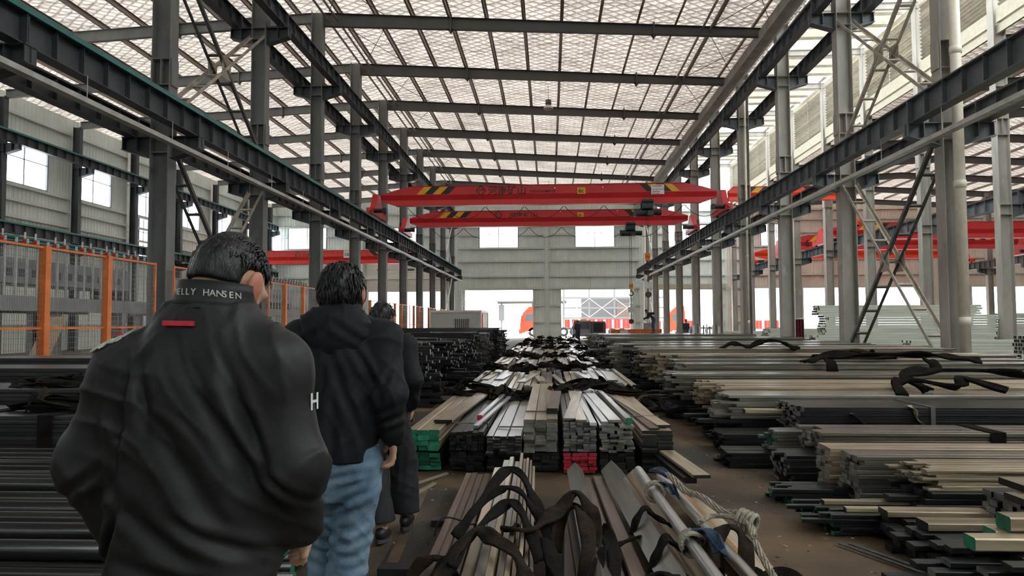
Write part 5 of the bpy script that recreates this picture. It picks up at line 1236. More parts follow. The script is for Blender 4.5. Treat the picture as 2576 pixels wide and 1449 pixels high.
# ================================================================== PALE TUBE STACKS BEHIND THE RIGHT COLUMNS
M_tube = mat('pale_green_zinc_tube', (.60, .64, .56), .45, .15, var=.08, scale=2, stretch=STR_X)
def tube_stack(label, x0, y0, z0, nw, nt, s, L, je=.08, h=None):
    R = random.Random(int(x0*100+z0*10)); h = h or s; r = thing('tube_stack', (x0, y0+nw*s/2, z0), label, 'steel tubes'); q = .82
    tiers = max(1, nt//5)
    for ti in range(tiers):
        mb = MB(); k0, k1 = nt*ti//tiers, nt*(ti+1)//tiers; step = R.uniform(-.25, .25)
        for j in range(k0, k1):
            for i in range(nw):
                xx = x0+step+R.gauss(0, je); y = y0+i*s; z = z0+j*h; g = .006; o_ = len(mb.v)
                A = [(y+g, z), (y+s-g, z), (y+s-g, z+h-g), (y+g, z+h-g)]; cy, cz = y+s/2, z+h/2
                I = [(cy+(a-cy)*q, cz+(b-cz)*q) for a, b in A]
                for X, P in ((xx, A), (xx+L, A), (xx, I), (xx+.35, I)): mb.v += [(X, a, b) for a, b in P]
                for e in range(4):
                    e2 = (e+1) % 4
                    mb.f += [(o_+e, o_+e2, o_+4+e2, o_+4+e), (o_+e, o_+8+e, o_+8+e2, o_+e2), (o_+8+e, o_+12+e, o_+12+e2, o_+8+e2)]; mb.m += [0, 0, 1]  # inner faces dark grey, painting in the shade inside each tube
                mb.f += [(o_+15, o_+14, o_+13, o_+12), (o_+4, o_+5, o_+6, o_+7)]; mb.m += [1, 0]
        tag(build(mb, 'tube_tier', [M_tube, M_machd], r), kind='stuff')
    return r
tube_stack('pale green tube stack, lowest tier behind the right columns', 10.7, 29.6, .0, 8, 10, .1, 7.0)
tube_stack('pale green tube stack, middle tier behind the right columns', 10.9, 29.65, 1.0, 7, 8, .1, 6.7)
tube_stack('pale green tube stack, top tier behind the right columns', 11.1, 29.7, 1.80, 6, 4, .1, 6.4)
tube_stack('pale tube bundle in front of the large pale stack, beside the braces', 12.05, 24.6, .0, 7, 9, .1, 5.6)
tube_stack('pale tube bundle with hollow ends at the right edge', 13.9, 21.6, .0, 7, 10, .11, 4.2, je=.02)
tube_stack('dark hollow tubes beyond the pale stack at the right', 19.2, 31.5, .0, 8, 17, .11, 5.0)
tube_stack('pale tubes low behind the third right column', 10.6, 36.0, .0, 8, 12, .1, 7.0)
tube_stack('pale tubes low behind the fourth right column', 10.4, 43.0, .0, 8, 10, .1, 7.0)
mc = MB()
for i in range(12):
    a = 9.75+i*.03; mc.v += []
pts = [(9.55+.028*i, 28.4+.05*math.sin(i*1.7)) for i in range(12)]
for (xa, ya), (xb, yb_) in zip(pts, pts[1:]):
    mc.hexa([(xa, ya, .6), (xb, yb_, .6), (xb, yb_+.01, .6), (xa, ya+.01, .6), (xa, ya, 1.62), (xb, yb_, 1.62), (xb, yb_+.01, 1.62), (xa, ya+.01, 1.62)])
fc = thing('maroon_banner', (9.7, 28.4, 0), 'folded maroon cloth hung on a stand beside a right column', 'cloth')
build(mc, 'cloth', mat('maroon_cloth', (.12, .012, .03), .85, var=.2), fc)
build(MB().tube([(9.53, 28.4, 0), (9.53, 28.4, 1.66), (9.9, 28.4, 1.66)], .018, 8), 'stand', M_galv, fc)
for i in range(10):
    x = 6.4+i*.14; tag(build(MB().box(x, x+.05, 33.0, 33.05, .93, 1.35+.05*(i % 3)), 'stake', M_galv if i % 2 else M_machd), 'upright metal stake at the back of the right pile, %s in the row' % ORD[i], 'stake')
bundle('far row at the worker, right pile', 'x', 4.2, 45.0, .01, 9, 9, .14, .085, 5.2, S['darkx'], E_dark, je=.2, merged=True)

# litter on the walkways
R_ = random.Random(77); mb = MB()
for i in range(420):
    if i % 2: x = R_.uniform(1.32, 2.3); y = R_.uniform(3.2, 14)
    else: x = R_.uniform(-1.6, -.8); y = R_.uniform(3.5, 13)
    a = R_.random()*3.14; L = R_.uniform(.003, .014); w_ = L*R_.uniform(.25, .7); c, s = math.cos(a), math.sin(a); z = .0025
    q = [(x+c*u*L-s*v*w_, y+s*u*L+c*v*w_) for u, v in ((-1, -1), (1, -.7), (1, 1), (-.8, 1))]
    mb.hexa([(a_, b_, z-.002) for a_, b_ in q]+[(a_, b_, z+R_.uniform(.0005, .003)) for a_, b_ in q], i % 3)
tag(build(mb, 'floor_litter', [M_wood, S['dgrey'], mat('dry_leaf_bits', (.30, .22, .10), .8)]), 'small chips and leaf bits scattered on the walkway floor', 'litter', kind='stuff')
# ================================================================== PEOPLE
def surface_nets(fn, lo, hi, h):
    """mesh the zero level of fn(x,y,z) (negative inside) on a regular grid"""
    lo = np.array(lo, float); hi = np.array(hi, float); n = np.ceil((hi-lo)/h).astype(int)+1
    ax = [lo[i]+h*np.arange(n[i]) for i in range(3)]
    X, Y, Z = np.meshgrid(*ax, indexing='ij'); V = fn(X, Y, Z); S_ = V < 0
    cnt = np.zeros(tuple(n-1)); acc = np.zeros(tuple(n-1)+(3,))
    off = [(i, j, k) for i in (0, 1) for j in (0, 1) for k in (0, 1)]
    def sl(o): return tuple(slice(o[a], n[a]-1+o[a]) for a in range(3))
    for a in off:
        for d in range(3):
            if a[d]: continue
            b = list(a); b[d] = 1; va = V[sl(a)]; vb = V[sl(b)]; m = (va < 0) != (vb < 0)
            t = np.where(m, va/np.where(m, va-vb, 1), 0); cnt += m
            for e in range(3): acc[..., e] += m*(a[e]+(t if e == d else 0))
    act = cnt > 0; idx = -np.ones(tuple(n-1), int); idx[act] = np.arange(act.sum())
    cell = np.argwhere(act); verts = lo+h*(cell+acc[act]/cnt[act][:, None])
    faces = []
    for d in range(3):
        u, v = [(1, 2), (2, 0), (0, 1)][d]
        s0 = [slice(None)]*3; s1 = [slice(None)]*3; s0[d] = slice(0, n[d]-1); s1[d] = slice(1, n[d])
        A = S_[tuple(s0)]; Bq = S_[tuple(s1)]; ch = np.argwhere(A != Bq)
        ch = ch[(ch[:, u] > 0) & (ch[:, v] > 0) & (ch[:, u] < n[u]-1) & (ch[:, v] < n[v]-1)]
        if not len(ch): continue
        du = np.zeros(3, int); du[u] = 1; dv = np.zeros(3, int); dv[v] = 1
        q = [idx[tuple((ch-du-dv).T)], idx[tuple((ch-dv).T)], idx[tuple(ch.T)], idx[tuple((ch-du).T)]]
        ins = A[tuple(ch.T)]
        Q = np.stack(q, 1); Q[~ins] = Q[~ins][:, ::-1]; faces.append(Q)
    F = np.concatenate(faces); F = F[(F >= 0).all(1)]
    return verts, F
def smin(a, b, k):
    h = np.clip(.5+.5*(b-a)/k, 0, 1); return b*(1-h)+a*h-k*h*(1-h)
def cone(a, b, ra, rb, flat=None):
    a = np.array(a, float); b = np.array(b, float); ab = b-a; L2 = ab@ab
    def f(X, Y, Z):
        t = np.clip(((X-a[0])*ab[0]+(Y-a[1])*ab[1]+(Z-a[2])*ab[2])/L2, 0, 1)
        return np.sqrt((X-a[0]-t*ab[0])**2+(Y-a[1]-t*ab[1])**2+(Z-a[2]-t*ab[2])**2)-(ra+(rb-ra)*t)
    return f
def ell(c, r, R=None):
    c = np.array(c, float); r = np.array(r, float)
    def f(X, Y, Z):
        P = (X-c[0], Y-c[1], Z-c[2])
        if R is not None: P = [sum(R[j][i]*P[j] for j in range(3)) for i in range(3)]
        q = np.sqrt((P[0]/r[0])**2+(P[1]/r[1])**2+(P[2]/r[2])**2); return (q-1)*r.min()
    return f
def loft(prof, p=2.3):
    """stack of superellipses: rows (z, cx, cy, rx, ry)"""
    A = np.array(prof, float)
    def f(X, Y, Z):
        zz = np.clip(Z, A[0, 0], A[-1, 0]); g = [np.interp(zz, A[:, 0], A[:, i]) for i in range(1, 5)]
        q = (np.abs((X-g[0])/g[2])**p+np.abs((Y-g[1])/g[3])**p)**(1/p)
        d = (q-1)*np.minimum(g[2], g[3]); return np.maximum(d, np.maximum(A[0, 0]-Z, Z-A[-1, 0]))
    return f
def union(fs, k=.03):
    def f(X, Y, Z):
        d = fs[0](X, Y, Z)
        for g in fs[1:]: d = smin(d, g(X, Y, Z), k)
        return d
    return f
def np_mesh(name, parts, mats, loc_off=(0, 0, 0), smooth=True):
    V = []; F = []; o = 0
    for v, f in parts: V.append(v); F.append(f+o); o += len(v)
    V = np.concatenate(V)+np.array(loc_off); F = np.concatenate(F)
    me = bpy.data.meshes.new(name); me.vertices.add(len(V)); me.vertices.foreach_set('co', V.ravel())
    me.loops.add(F.size); me.loops.foreach_set('vertex_index', F.ravel().astype(np.int32)); me.polygons.add(len(F))
    me.polygons.foreach_set('loop_start', np.arange(0, F.size, 4, dtype=np.int32)); me.polygons.foreach_set('loop_total', np.full(len(F), 4, np.int32))
    for m in (mats if isinstance(mats, (list, tuple)) else [mats]): me.materials.append(m)
    me.update(); me.validate()
    if smooth: me.polygons.foreach_set('use_smooth', [True]*len(me.polygons))
    return me
def rotm(ax, ay, az): return np.array(Euler((math.radians(ax), math.radians(ay), math.radians(az))).to_matrix())
M_skin = mat('skin', (.52, .30, .20), .5, var=.08, scale=8, col2=(.60, .36, .25)); _bsdf(M_skin).inputs['Subsurface Weight'].default_value = .15
_bsdf(M_skin).inputs['Subsurface Radius'].default_value = (.02, .008, .004)
M_ear = mat('backlit_ear_skin', (.50, .19, .13), .5, var=.08, scale=8); _bsdf(M_ear).inputs['Subsurface Weight'].default_value = .2; _bsdf(M_ear).inputs['Subsurface Radius'].default_value = (.02, .006, .003)  # redder ears: light glowing through them is put into the colour
M_hair = mat('black_hair', (.010, .010, .012), .42, var=.3, scale=30, stretch=(1, 1, .25), bump=.5, bscale=90)
M_jblk = mat('charcoal_jacket_shell', (.0150, .0158, .0165), .55, var=.18, scale=2.5, bump=.05, bscale=260, spec=.35)
M_jnav = mat('black_navy_anorak', (.008, .0095, .0135), .7, var=.25, scale=3, bump=.15, bscale=160, spec=.3)
M_jean = mat('blue_denim', (.045, .085, .145), .85, var=.3, scale=5, col2=(.22, .32, .42), bump=.25, bscale=150, spec=.2)
M_beige = mat('beige_trousers', (.45, .38, .27), .85, var=.1)
M_dtr = mat('black_trousers', (.010, .010, .014), .8, var=.2)
M_shoe = mat('black_shoe', (.018, .018, .018), .45, var=.2); M_sole = mat('shoe_sole', (.05, .05, .05), .7)
M_print = mat('reflective_print', (.55, .55, .50), .5, var=.2, scale=30)

def folds(amp, lines, nz=.004, seed=0., crease=.007):
    """cloth relief: long soft creases (point, direction, wavelength, width) plus low noise"""
    def f(X, Y, Z):
        d = nz*(np.sin(23*X+11*Z+seed)*np.sin(17*Z-9*X+2*seed)+.6*np.sin(41*X-29*Z+3*Y*10+seed)*np.sin(31*Z+13*Y*3))
        if crease:
            for q, (an, wl) in enumerate(((-62, .085), (74, .10), (-20, .12))):
                c, s = math.cos(math.radians(an)), math.sin(math.radians(an)); v = -X*s+Z*c+.35*Y
                ph = np.pi*v/wl+1.9*np.sin(7*X+4*Z+seed+q)+1.3*np.sin(11*Z-6*X+9*Y+2*q)
                mk = np.clip(.9*np.sin(6*X+8*Z*(1 if q else -1)+seed*3+2.1*q)+.1, 0, 1)
                d = d-crease*mk*(1-np.abs(np.sin(ph)))**3
        for (px, pz, ang, wl, wid, ln) in lines:
            c, s = math.cos(math.radians(ang)), math.sin(math.radians(ang))
            u = (X-px)*c+(Z-pz)*s; v = -(X-px)*s+(Z-pz)*c
            d = d+amp*np.cos(2*np.pi*v/wl)*np.exp(-(v/wid)**2)*np.exp(-(u/ln)**2)
        return d
    return f
def displace(f, g): return lambda X, Y, Z: f(X, Y, Z)+g(X, Y, Z)
def cut(f, planes):
    """keep where n.p <= d for each (n, d)"""
    def g(X, Y, Z):
        v = f(X, Y, Z)
        for (n, d) in planes: v = np.maximum(v, n[0]*X+n[1]*Y+n[2]*Z-d)
        return v
    return g
def head_fns(c, R, s=1.0):
    """head about skull centre c turned by R; face looks along local +y"""
    def P(v): return np.array(c)+R@(np.array(v)*s)
    def E(v, r): return ell(P(v), np.array(r)*s, R)
    skin = [E((0, 0, 0), (.074, .094, .104)), E((0, .028, -.065), (.058, .066, .066)), E((0, .045, -.105), (.036, .035, .026)), E((0, .102, -.035), (.013, .016, .026)),
            cone(P((0, -.022, -.06)), P((0, -.035, -.19)), .056*s, .060*s)]
    for sx in (-1, 1):
        skin.append(E((sx*.040, .080, -.010), (.017, .014, .010)))
    brow = union(skin, .022)
    ears = []
    for sx in (-1, 1):
        ears += [E((sx*.096, -.014, -.018), (.011, .025, .036)), E((sx*.086, .000, -.047), (.010, .013, .015))]
    lips = E((0, .088, -.078), (.024, .010, .008))
    def f(X, Y, Z):
        d = brow(X, Y, Z)
        for e in ears: d = smin(d, e(X, Y, Z), .008)
        return smin(d, lips(X, Y, Z), .008)
    return f, P
def hand_parts(w, R, s=1.0, side=1, curl=35):
    """palm and five fingers from wrist point w; local -z points to the finger tips, thumb towards +y"""
    def P(v): return np.array(w)+R@(np.array(v)*s)
    fs = [ell(P((0, 0, -.045)), np.array((.016, .040, .052))*s, R)]
    for i, (y, L) in enumerate(((.030, .070), (.010, .078), (-.011, .073), (-.030, .056))):
        p0 = np.array((0, y, -.085)); a = math.radians(curl*.5); b = math.radians(curl*1.6); c_ = math.radians(curl*2.4)
        p1 = p0+np.array((-side*math.sin(a), 0, -math.cos(a)))*L*.45; p2 = p1+np.array((-side*math.sin(b), 0, -math.cos(b)))*L*.32; p3 = p2+np.array((-side*math.sin(c_), 0, -math.cos(c_)))*L*.24
        for u, v, ra, rb in ((p0, p1, .0095, .0088), (p1, p2, .0088, .008), (p2, p3, .008, .0068)): fs.append(cone(P(u), P(v), ra*s, rb*s))
    t0 = np.array((0, .030, -.025)); t1 = t0+np.array((-side*.012, .026, -.028)); t2 = t1+np.array((-side*.012, .008, -.030))
    fs += [cone(P(t0), P(t1), .013*s, .011*s), cone(P(t1), P(t2), .011*s, .009*s)]
    return fs
def strands(root, c, R, s, n, seed, rx, ry, rz, low, length, mat_, lift=.006, wild=.5):
    """short locks that break up the outline of the hair"""
    Rn = random.Random(seed); mb = MB()
    for i in range(n):
        z = Rn.uniform(low, 1.0); a = Rn.random()*6.283; q = math.sqrt(max(0, 1-z*z)); d = np.array((math.cos(a)*q, math.sin(a)*q, z))
        if d[1] > .55 and z < .35: continue
        p = np.array((d[0]*rx, d[1]*ry, d[2]*rz)); nrm = np.array((d[0]/rx, d[1]/ry, d[2]/rz)); nrm /= np.linalg.norm(nrm)
        dn = np.array((0, 0, -1.0))+np.array((Rn.uniform(-1, 1), Rn.uniform(-1, 1), 0))*wild+np.array((.0, -.9 if z > .55 else 0, 0)); dn = dn-nrm*(dn@nrm); dn /= np.linalg.norm(dn)+1e-6
        sd = np.cross(dn, nrm); L = length*Rn.uniform(.6, 1.2); w = .0035*Rn.uniform(.7, 1.5); lf = lift*Rn.uniform(.3, 1.6)
        pts = [p-nrm*.004, p+dn*L*.4+nrm*lf, p+dn*L*.75+nrm*lf*.9, p+dn*L]
        k = len(mb.v)
        for j, pt in enumerate(pts):
            ww = w*(1, 1.1, .8, .15)[j]
            for sg in (-1, 1):
                q_ = np.array(c)+R@((pt+sd*sg*ww)*s); mb.v.append(tuple(q_))
            q_ = np.array(c)+R@((pt+nrm*ww*.8)*s); mb.v.append(tuple(q_))
        for j in range(3):
            for (u, v) in ((0, 2), (2, 1), (1, 0)): mb.f.append((k+j*3+u, k+j*3+v, k+j*3+3+v, k+j*3+3+u)); mb.m.append(0)
    me = mb.mesh('hair_locks', mat_, True); o = obj('hair_locks', me, root, WL[root.name]); tag(o, kind='stuff'); return o
def person(loc, label, spec, name='person'):
    """spec holds joints in local metres, x right, y forward, z up"""
    fine = spec.get('fine', .007); L0 = Vector(loc); s = 1.0
    headc = np.array(spec['head']); HR = rotm(*spec['head_rot']); hs = spec.get('head_scale', 1.0)
    hf, HP = head_fns(headc, HR, hs)
    parts = [surface_nets(hf, headc-np.array((.14, .16, .24)), headc+np.array((.14, .17, .15)), fine if fine < .009 else .012)]
    core = [loft(spec['core'])]
    for j in ('larm', 'rarm'):
        sh, el_, wr_ = [np.array(q) for q in spec[j]]; core += [cone(sh, el_, .046, .038), cone(el_, wr_, .038, .026)]
    for j in ('lleg', 'rleg'):
        hp_, kn, an = [np.array(q) for q in spec[j]]; ft = an+np.array((0, .10, -.03)); core += [cone(hp_, kn, .078, .052), cone(kn, an, .052, .034), cone(an, ft, .036, .03)]
    core.append(cone(headc+HR@np.array((0, -.03, -.15)), (0, 0, spec['core'][-1][0]-.05), .055, .07))
    parts.append(surface_nets(union(core, .03), (-.55, -.5, -.02), (.55, .6, 1.75), .022))
    for j, sd in (('larm', -1), ('rarm', 1)):
        el_, wr_ = np.array(spec[j][1]), np.array(spec[j][2]); R = rotm(*spec.get(j+'_hand', (0, 0, 0)))
        fs = hand_parts(wr_, R, 1.0, sd, spec.get('curl', 35)); fs.append(cone(el_+(wr_-el_)*.6, wr_, .032, .025)); lo = wr_-.17; hi = wr_+.17
        parts.append(surface_nets(union(fs, .010), lo, hi, max(.005, fine*.8)))
    me = np_mesh(name, parts, [M_skin, M_ear])
    cs = np.empty(len(me.polygons)*3); me.polygons.foreach_get('center', cs); cs = (cs.reshape(-1, 3)-headc)@HR
    me.polygons.foreach_set('material_index', ((np.abs(cs[:, 0]) > .084*hs) & (np.abs(cs[:, 2]+.02) < .06) & (np.abs(cs[:, 1]) < .05)).astype(np.int32))
    o = obj(name, me, None, L0); tag(o, label, 'person')
    if spec.get('group'): o['group'] = spec['group']
    # hair
    hr = spec['hair']; rr = np.array(hr['r'])*hs
    base = ell(headc+HR@np.array(hr.get('c', (0, -.006, .006)))*hs, rr, HR)
    def hairf(X, Y, Z):
        P = (X-headc[0], Y-headc[1], Z-headc[2]); lx, ly, lz = [sum(HR[j][i]*P[j] for j in range(3)) for i in range(3)]
        d = base(X, Y, Z)+hr.get('nz', .003)*(np.sin(85*lx+20*lz)*np.sin(70*ly+31*lz)+np.sin(140*lx-60*ly))
        back = np.clip((ly+.0)/.07, -1, 1)                      # -1 at the nape, 1 over the forehead
        line = np.interp(back, [-1, -.2, .25, 1], hr['line'])
        d = np.maximum(d, (line*hs-lz)*.8)
        ear = np.sqrt(((np.abs(lx)-.084*hs)/.022)**2+((ly+.008)/.038)**2+((lz+.020)/.052)**2)-1
        return np.maximum(d, -ear*.02) if hr.get('ears', True) else d
    ho = obj('hair', np_mesh('hair', [surface_nets(hairf, headc-.17, headc+.17, fine)], M_hair), o, L0)
    if hr.get('n'): strands(ho, tuple(headc), HR, hs, hr['n'], hr.get('seed', 1), rr[0]/hs, rr[1]/hs, rr[2]/hs, hr.get('low', -.1), hr.get('len', .03), M_hair, hr.get('lift', .006), hr.get('wild', .6))
    # jacket
    jk = spec['jacket']; fs = [loft(jk['prof'], 2.4)]
    for j in ('larm', 'rarm'):
        sh, el_, wr_ = [np.array(q) for q in spec[j]]; ra, rb, rc = jk['arm']
        neck = np.array((jk.get('nx', 0)+(-.05 if j == 'larm' else .05), 0, jk['shz']))
        fs += [cone(neck, sh, ra*.9, ra), cone(sh, el_, ra, rb), cone(el_, wr_, rb, rc)]
    f = union(fs, jk.get('k', .035)); f = displace(f, folds(jk.get('amp', .008), jk['folds'], jk.get('nz', .003), jk.get('seed', 0)))
    hem = [((0, 0, -1), -jk['hem'])]
    f = cut(f, hem); zt = jk['prof'][-1][0]
    v, F = surface_nets(f, (-.40, jk.get('ylo', -.24), jk['hem']-.03), (.40, jk.get('yhi', .30), zt+.05), fine+.001)
    jo = obj('jacket', np_mesh('jacket', [(v, F)], jk['mat']), o, L0)
    # trousers
    tr_ = spec['trousers']; fs = [loft(tr_['hip'])]
    for j in ('lleg', 'rleg'):
        hp_, kn, an = [np.array(q) for q in spec[j]]; ra, rb, rc = tr_['r']
        fs += [cone(hp_, kn, ra, rb), cone(kn, an, rb, rc)]
    f = displace(union(fs, .025), folds(tr_.get('amp', .005), tr_['folds'], tr_.get('nz', .003), 2.)); f = cut(f, [((0, 0, -1), -tr_['hem'])])
    obj('trousers', np_mesh('trousers', [surface_nets(f, (-.32, -.32, tr_['hem']-.03), (.32, .34, tr_['hip'][-1][0]+.04), fine+.002)], tr_['mat']), o, L0)
    # shoes
    for j in ('lleg', 'rleg'):
        an = np.array(spec[j][2]); pt = spec.get(j+'_pitch', 0); R = rotm(pt, 0, spec.get(j+'_yaw', 0)); P = lambda v: an+R@np.array(v)
        f = union([ell(P((0, .10, -.045)), (.045, .075, .035), R), ell(P((0, -.01, -.035)), (.038, .055, .05), R), ell(P((0, .04, -.03)), (.040, .08, .045), R)], .03)
        f = cut(f, [(tuple(R@np.array((0, 0, -1))), float(-(R@np.array((0, 0, 1)))@P((0, 0, -.072))))])
        so = obj('shoe', np_mesh('shoe', [surface_nets(f, an-.22, an+.25, fine+.001)], M_shoe), o, L0)
        sl_ = MB(); ring = [(.040*math.cos(t)*(1 if math.sin(t) < 0 else 1.1), .04+.125*math.sin(t)) for t in [2*math.pi*i/20 for i in range(20)]]
        k = len(sl_.v); z0, z1 = -.092, -.068
        for z in (z0, z1):
            for x, y in ring: sl_.v.append(tuple(P((x, y, z))))
        n_ = 20
        for i in range(n_): sl_.f.append((i, (i+1) % n_, n_+(i+1) % n_, n_+i)); sl_.m.append(0)
        sl_.f.append(tuple(reversed(range(n_)))); sl_.m.append(0); sl_.f.append(tuple(range(n_, 2*n_))); sl_.m.append(0)
        obj('sole', sl_.mesh('sole', M_sole), so, L0)
    return o, jo, (v, F)

def collar_ring(root, L0, rows, mat_, th=.010, n=48, smooth=True, name='collar', lift=None):
    """standing collar from rows of (cx, cy, z, rx, ry); closed ring with thickness"""
    mb = MB(); m = len(rows); k = 2*m
    seq = [(r_, 0) for r_ in rows]+[(r_, th) for r_ in reversed(rows)]
    for j in range(n):
        a = 2*math.pi*j/n
        for (cx, cy, z, rx, ry), t in seq:
            zz = z+(lift(a) if lift else 0); mb.v.append((cx+(rx-t)*math.cos(a), cy+(ry-t)*math.sin(a), zz))
    for j in range(n):
        j2 = (j+1) % n
        for i in range(k):
            i2 = (i+1) % k; mb.f.append((j*k+i, j2*k+i, j2*k+i2, j*k+i2)); mb.m.append(0)
    return obj(name, mb.mesh(name, mat_, smooth), root, L0)

# ---- the man in the charcoal jacket, nearest the camera, seen from behind
PX, PY = -.835, 1.66
spec1 = dict(fine=.0065, head=(.046, .062, 1.630), head_rot=(-19, 3, -17), head_scale=1.0, curl=40,
    core=[(.80, 0, 0, .15, .10), (1.0, 0, 0, .15, .10), (1.3, 0, 0, .16, .10), (1.45, .01, 0, .13, .08), (1.52, .03, 0, .06, .06)],
    larm=((-.166, 0, 1.398), (-.248, -.01, 1.19), (-.212, .09, .985)), rarm=((.192, 0, 1.418), (.243, -.02, 1.19), (.220, .09, 1.03)), larm_hand=(40, 0, 0), rarm_hand=(40, 0, 0),
    lleg=((-.09, 0, .90), (-.10, .06, .50), (-.10, -.02, .09)), rleg=((.09, 0, .90), (.10, .10, .50), (.10, .14, .09)),
    hair=dict(r=(.080, .102, .112), line=(-.030, -.020, .016, .060), nz=.0012, n=900, low=.40, len=.030, lift=.003, wild=.45, seed=5),
    jacket=dict(mat=M_jblk, hem=.895, shz=1.505, nx=.03, arm=(.075, .068, .054), k=.05, amp=.012, nz=.0025,
        prof=[(.86, 0, .0, .190, .135), (.95, 0, 0, .198, .140), (1.10, 0, 0, .190, .135), (1.25, .0, 0, .195, .135), (1.38, .005, 0, .20, .128), (1.46, .012, 0, .165, .112), (1.52, .028, .0, .112, .098), (1.565, .036, 0, .094, .090)],
        folds=[(.13, 1.26, -61, .075, .032, .20), (.165, 1.30, -68, .06, .026, .14), (.04, 1.20, -58, .10, .045, .20), (-.02, 1.06, -38, .09, .04, .12), (.10, 1.05, -28, .06, .03, .09), (-.13, 1.22, 84, .08, .035, .26), (-.16, 1.02, 66, .06, .03, .12), (.05, .96, -15, .07, .035, .14), (-.06, 1.36, -80, .07, .03, .10), (-.245, 1.15, 35, .05, .025, .06), (.245, 1.15, -40, .05, .025, .06)]),
    trousers=dict(mat=M_beige, hem=.06, hip=[(.78, 0, 0, .16, .11), (.95, 0, 0, .165, .115), (1.0, 0, 0, .16, .11)], r=(.10, .085, .075), folds=[(.0, .5, 0, .08, .2, .3)]))
p1o, j1, _ = person((PX, PY, 0), 'man in a charcoal shell jacket with a red back tab, nearest the camera', spec1)
L1 = Vector((PX, PY, 0))
cr = collar_ring(j1, L1, [(.036, .0, 1.548, .100, .096), (.038, .004, 1.570, .094, .090), (.042, .008, 1.595, .092, .087), (.045, .012, 1.614, .091, .086)], M_jblk, lift=lambda a: .010*math.cos(a+2.2))
for i, ch in enumerate('HELLY HANSEN'):
    if ch == ' ': continue
    a = -math.pi/2+(-5.5+i)*.150+.05; rx, ry = .0945, .090; x = .040+rx*math.cos(a); y = .006+ry*math.sin(a); z = 1.578+.010*math.cos(a+2.2)
    me = text_mesh(ch, .021, .0006); me.materials.clear(); me.materials.append(M_print)
    obj('lettering', me, cr, L1+Vector((x-.006*math.sin(-a-math.pi/2)*0, y, z)), (math.pi/2-.06, 0, a+math.pi/2))
def drop_on(v, x, z, side=-1):
    """y of the back surface nearest to (x, z)"""
    d = (v[:, 0]-x)**2+(v[:, 2]-z)**2; m = d < .02**2; return v[m][:, 1].min() if m.any() else 0
v1 = _[0]
tb_ = MB(); xs = np.linspace(-.026, .043, 9)
for a_, b_ in zip(xs, xs[1:]):
    qa = drop_on(v1, a_, 1.521); qb = drop_on(v1, b_, 1.521); za = 1.523-.02*(a_); zb_ = 1.523-.02*b_
    tb_.hexa([(a_, qa-.005, za-.0055), (b_, qb-.005, zb_-.0055), (b_, qb+.003, zb_-.0055), (a_, qa+.003, za-.0055), (a_, qa-.004, za+.0055), (b_, qb-.004, zb_+.0055), (b_, qb+.003, zb_+.0055), (a_, qa+.003, za+.0055)])
obj('red_tab', tb_.mesh('red_tab', mat('red_tab_print', (.62, .02, .05), .5)), j1, L1)['label'] = 'red bar across the upper back'
me = text_mesh('H', .055, .0008); me.materials.clear(); me.materials.append(M_white)
dx = v1[(abs(v1[:, 2]-1.335) < .03) & (abs(v1[:, 1]) < .05)][:, 0].max()
obj('sleeve_letter', me, j1, L1+Vector((dx-.006, -.030, 1.322)), (math.pi/2, 0, math.radians(80)))
sp_ = MB()
for i in range(5):
    x = -.135-.020*i; x2 = x-.014
    def top(xx, yy):
        m_ = (abs(v1[:, 0]-xx) < .009) & (abs(v1[:, 1]-yy) < .009); return v1[m_][:, 2].max() if m_.any() else 1.45
    ya_, yb2 = -.052, -.018
    q = [(x, ya_, top(x, ya_)), (x2, ya_, top(x2, ya_)), (x2, yb2, top(x2, yb2)), (x, yb2, top(x, yb2))]
    sp_.hexa([(a, b, c-.003) for a, b, c in q]+[(a, b, c+.0015) for a, b, c in q])
obj('shoulder_print', sp_.mesh('shoulder_print', M_print), j1, L1)

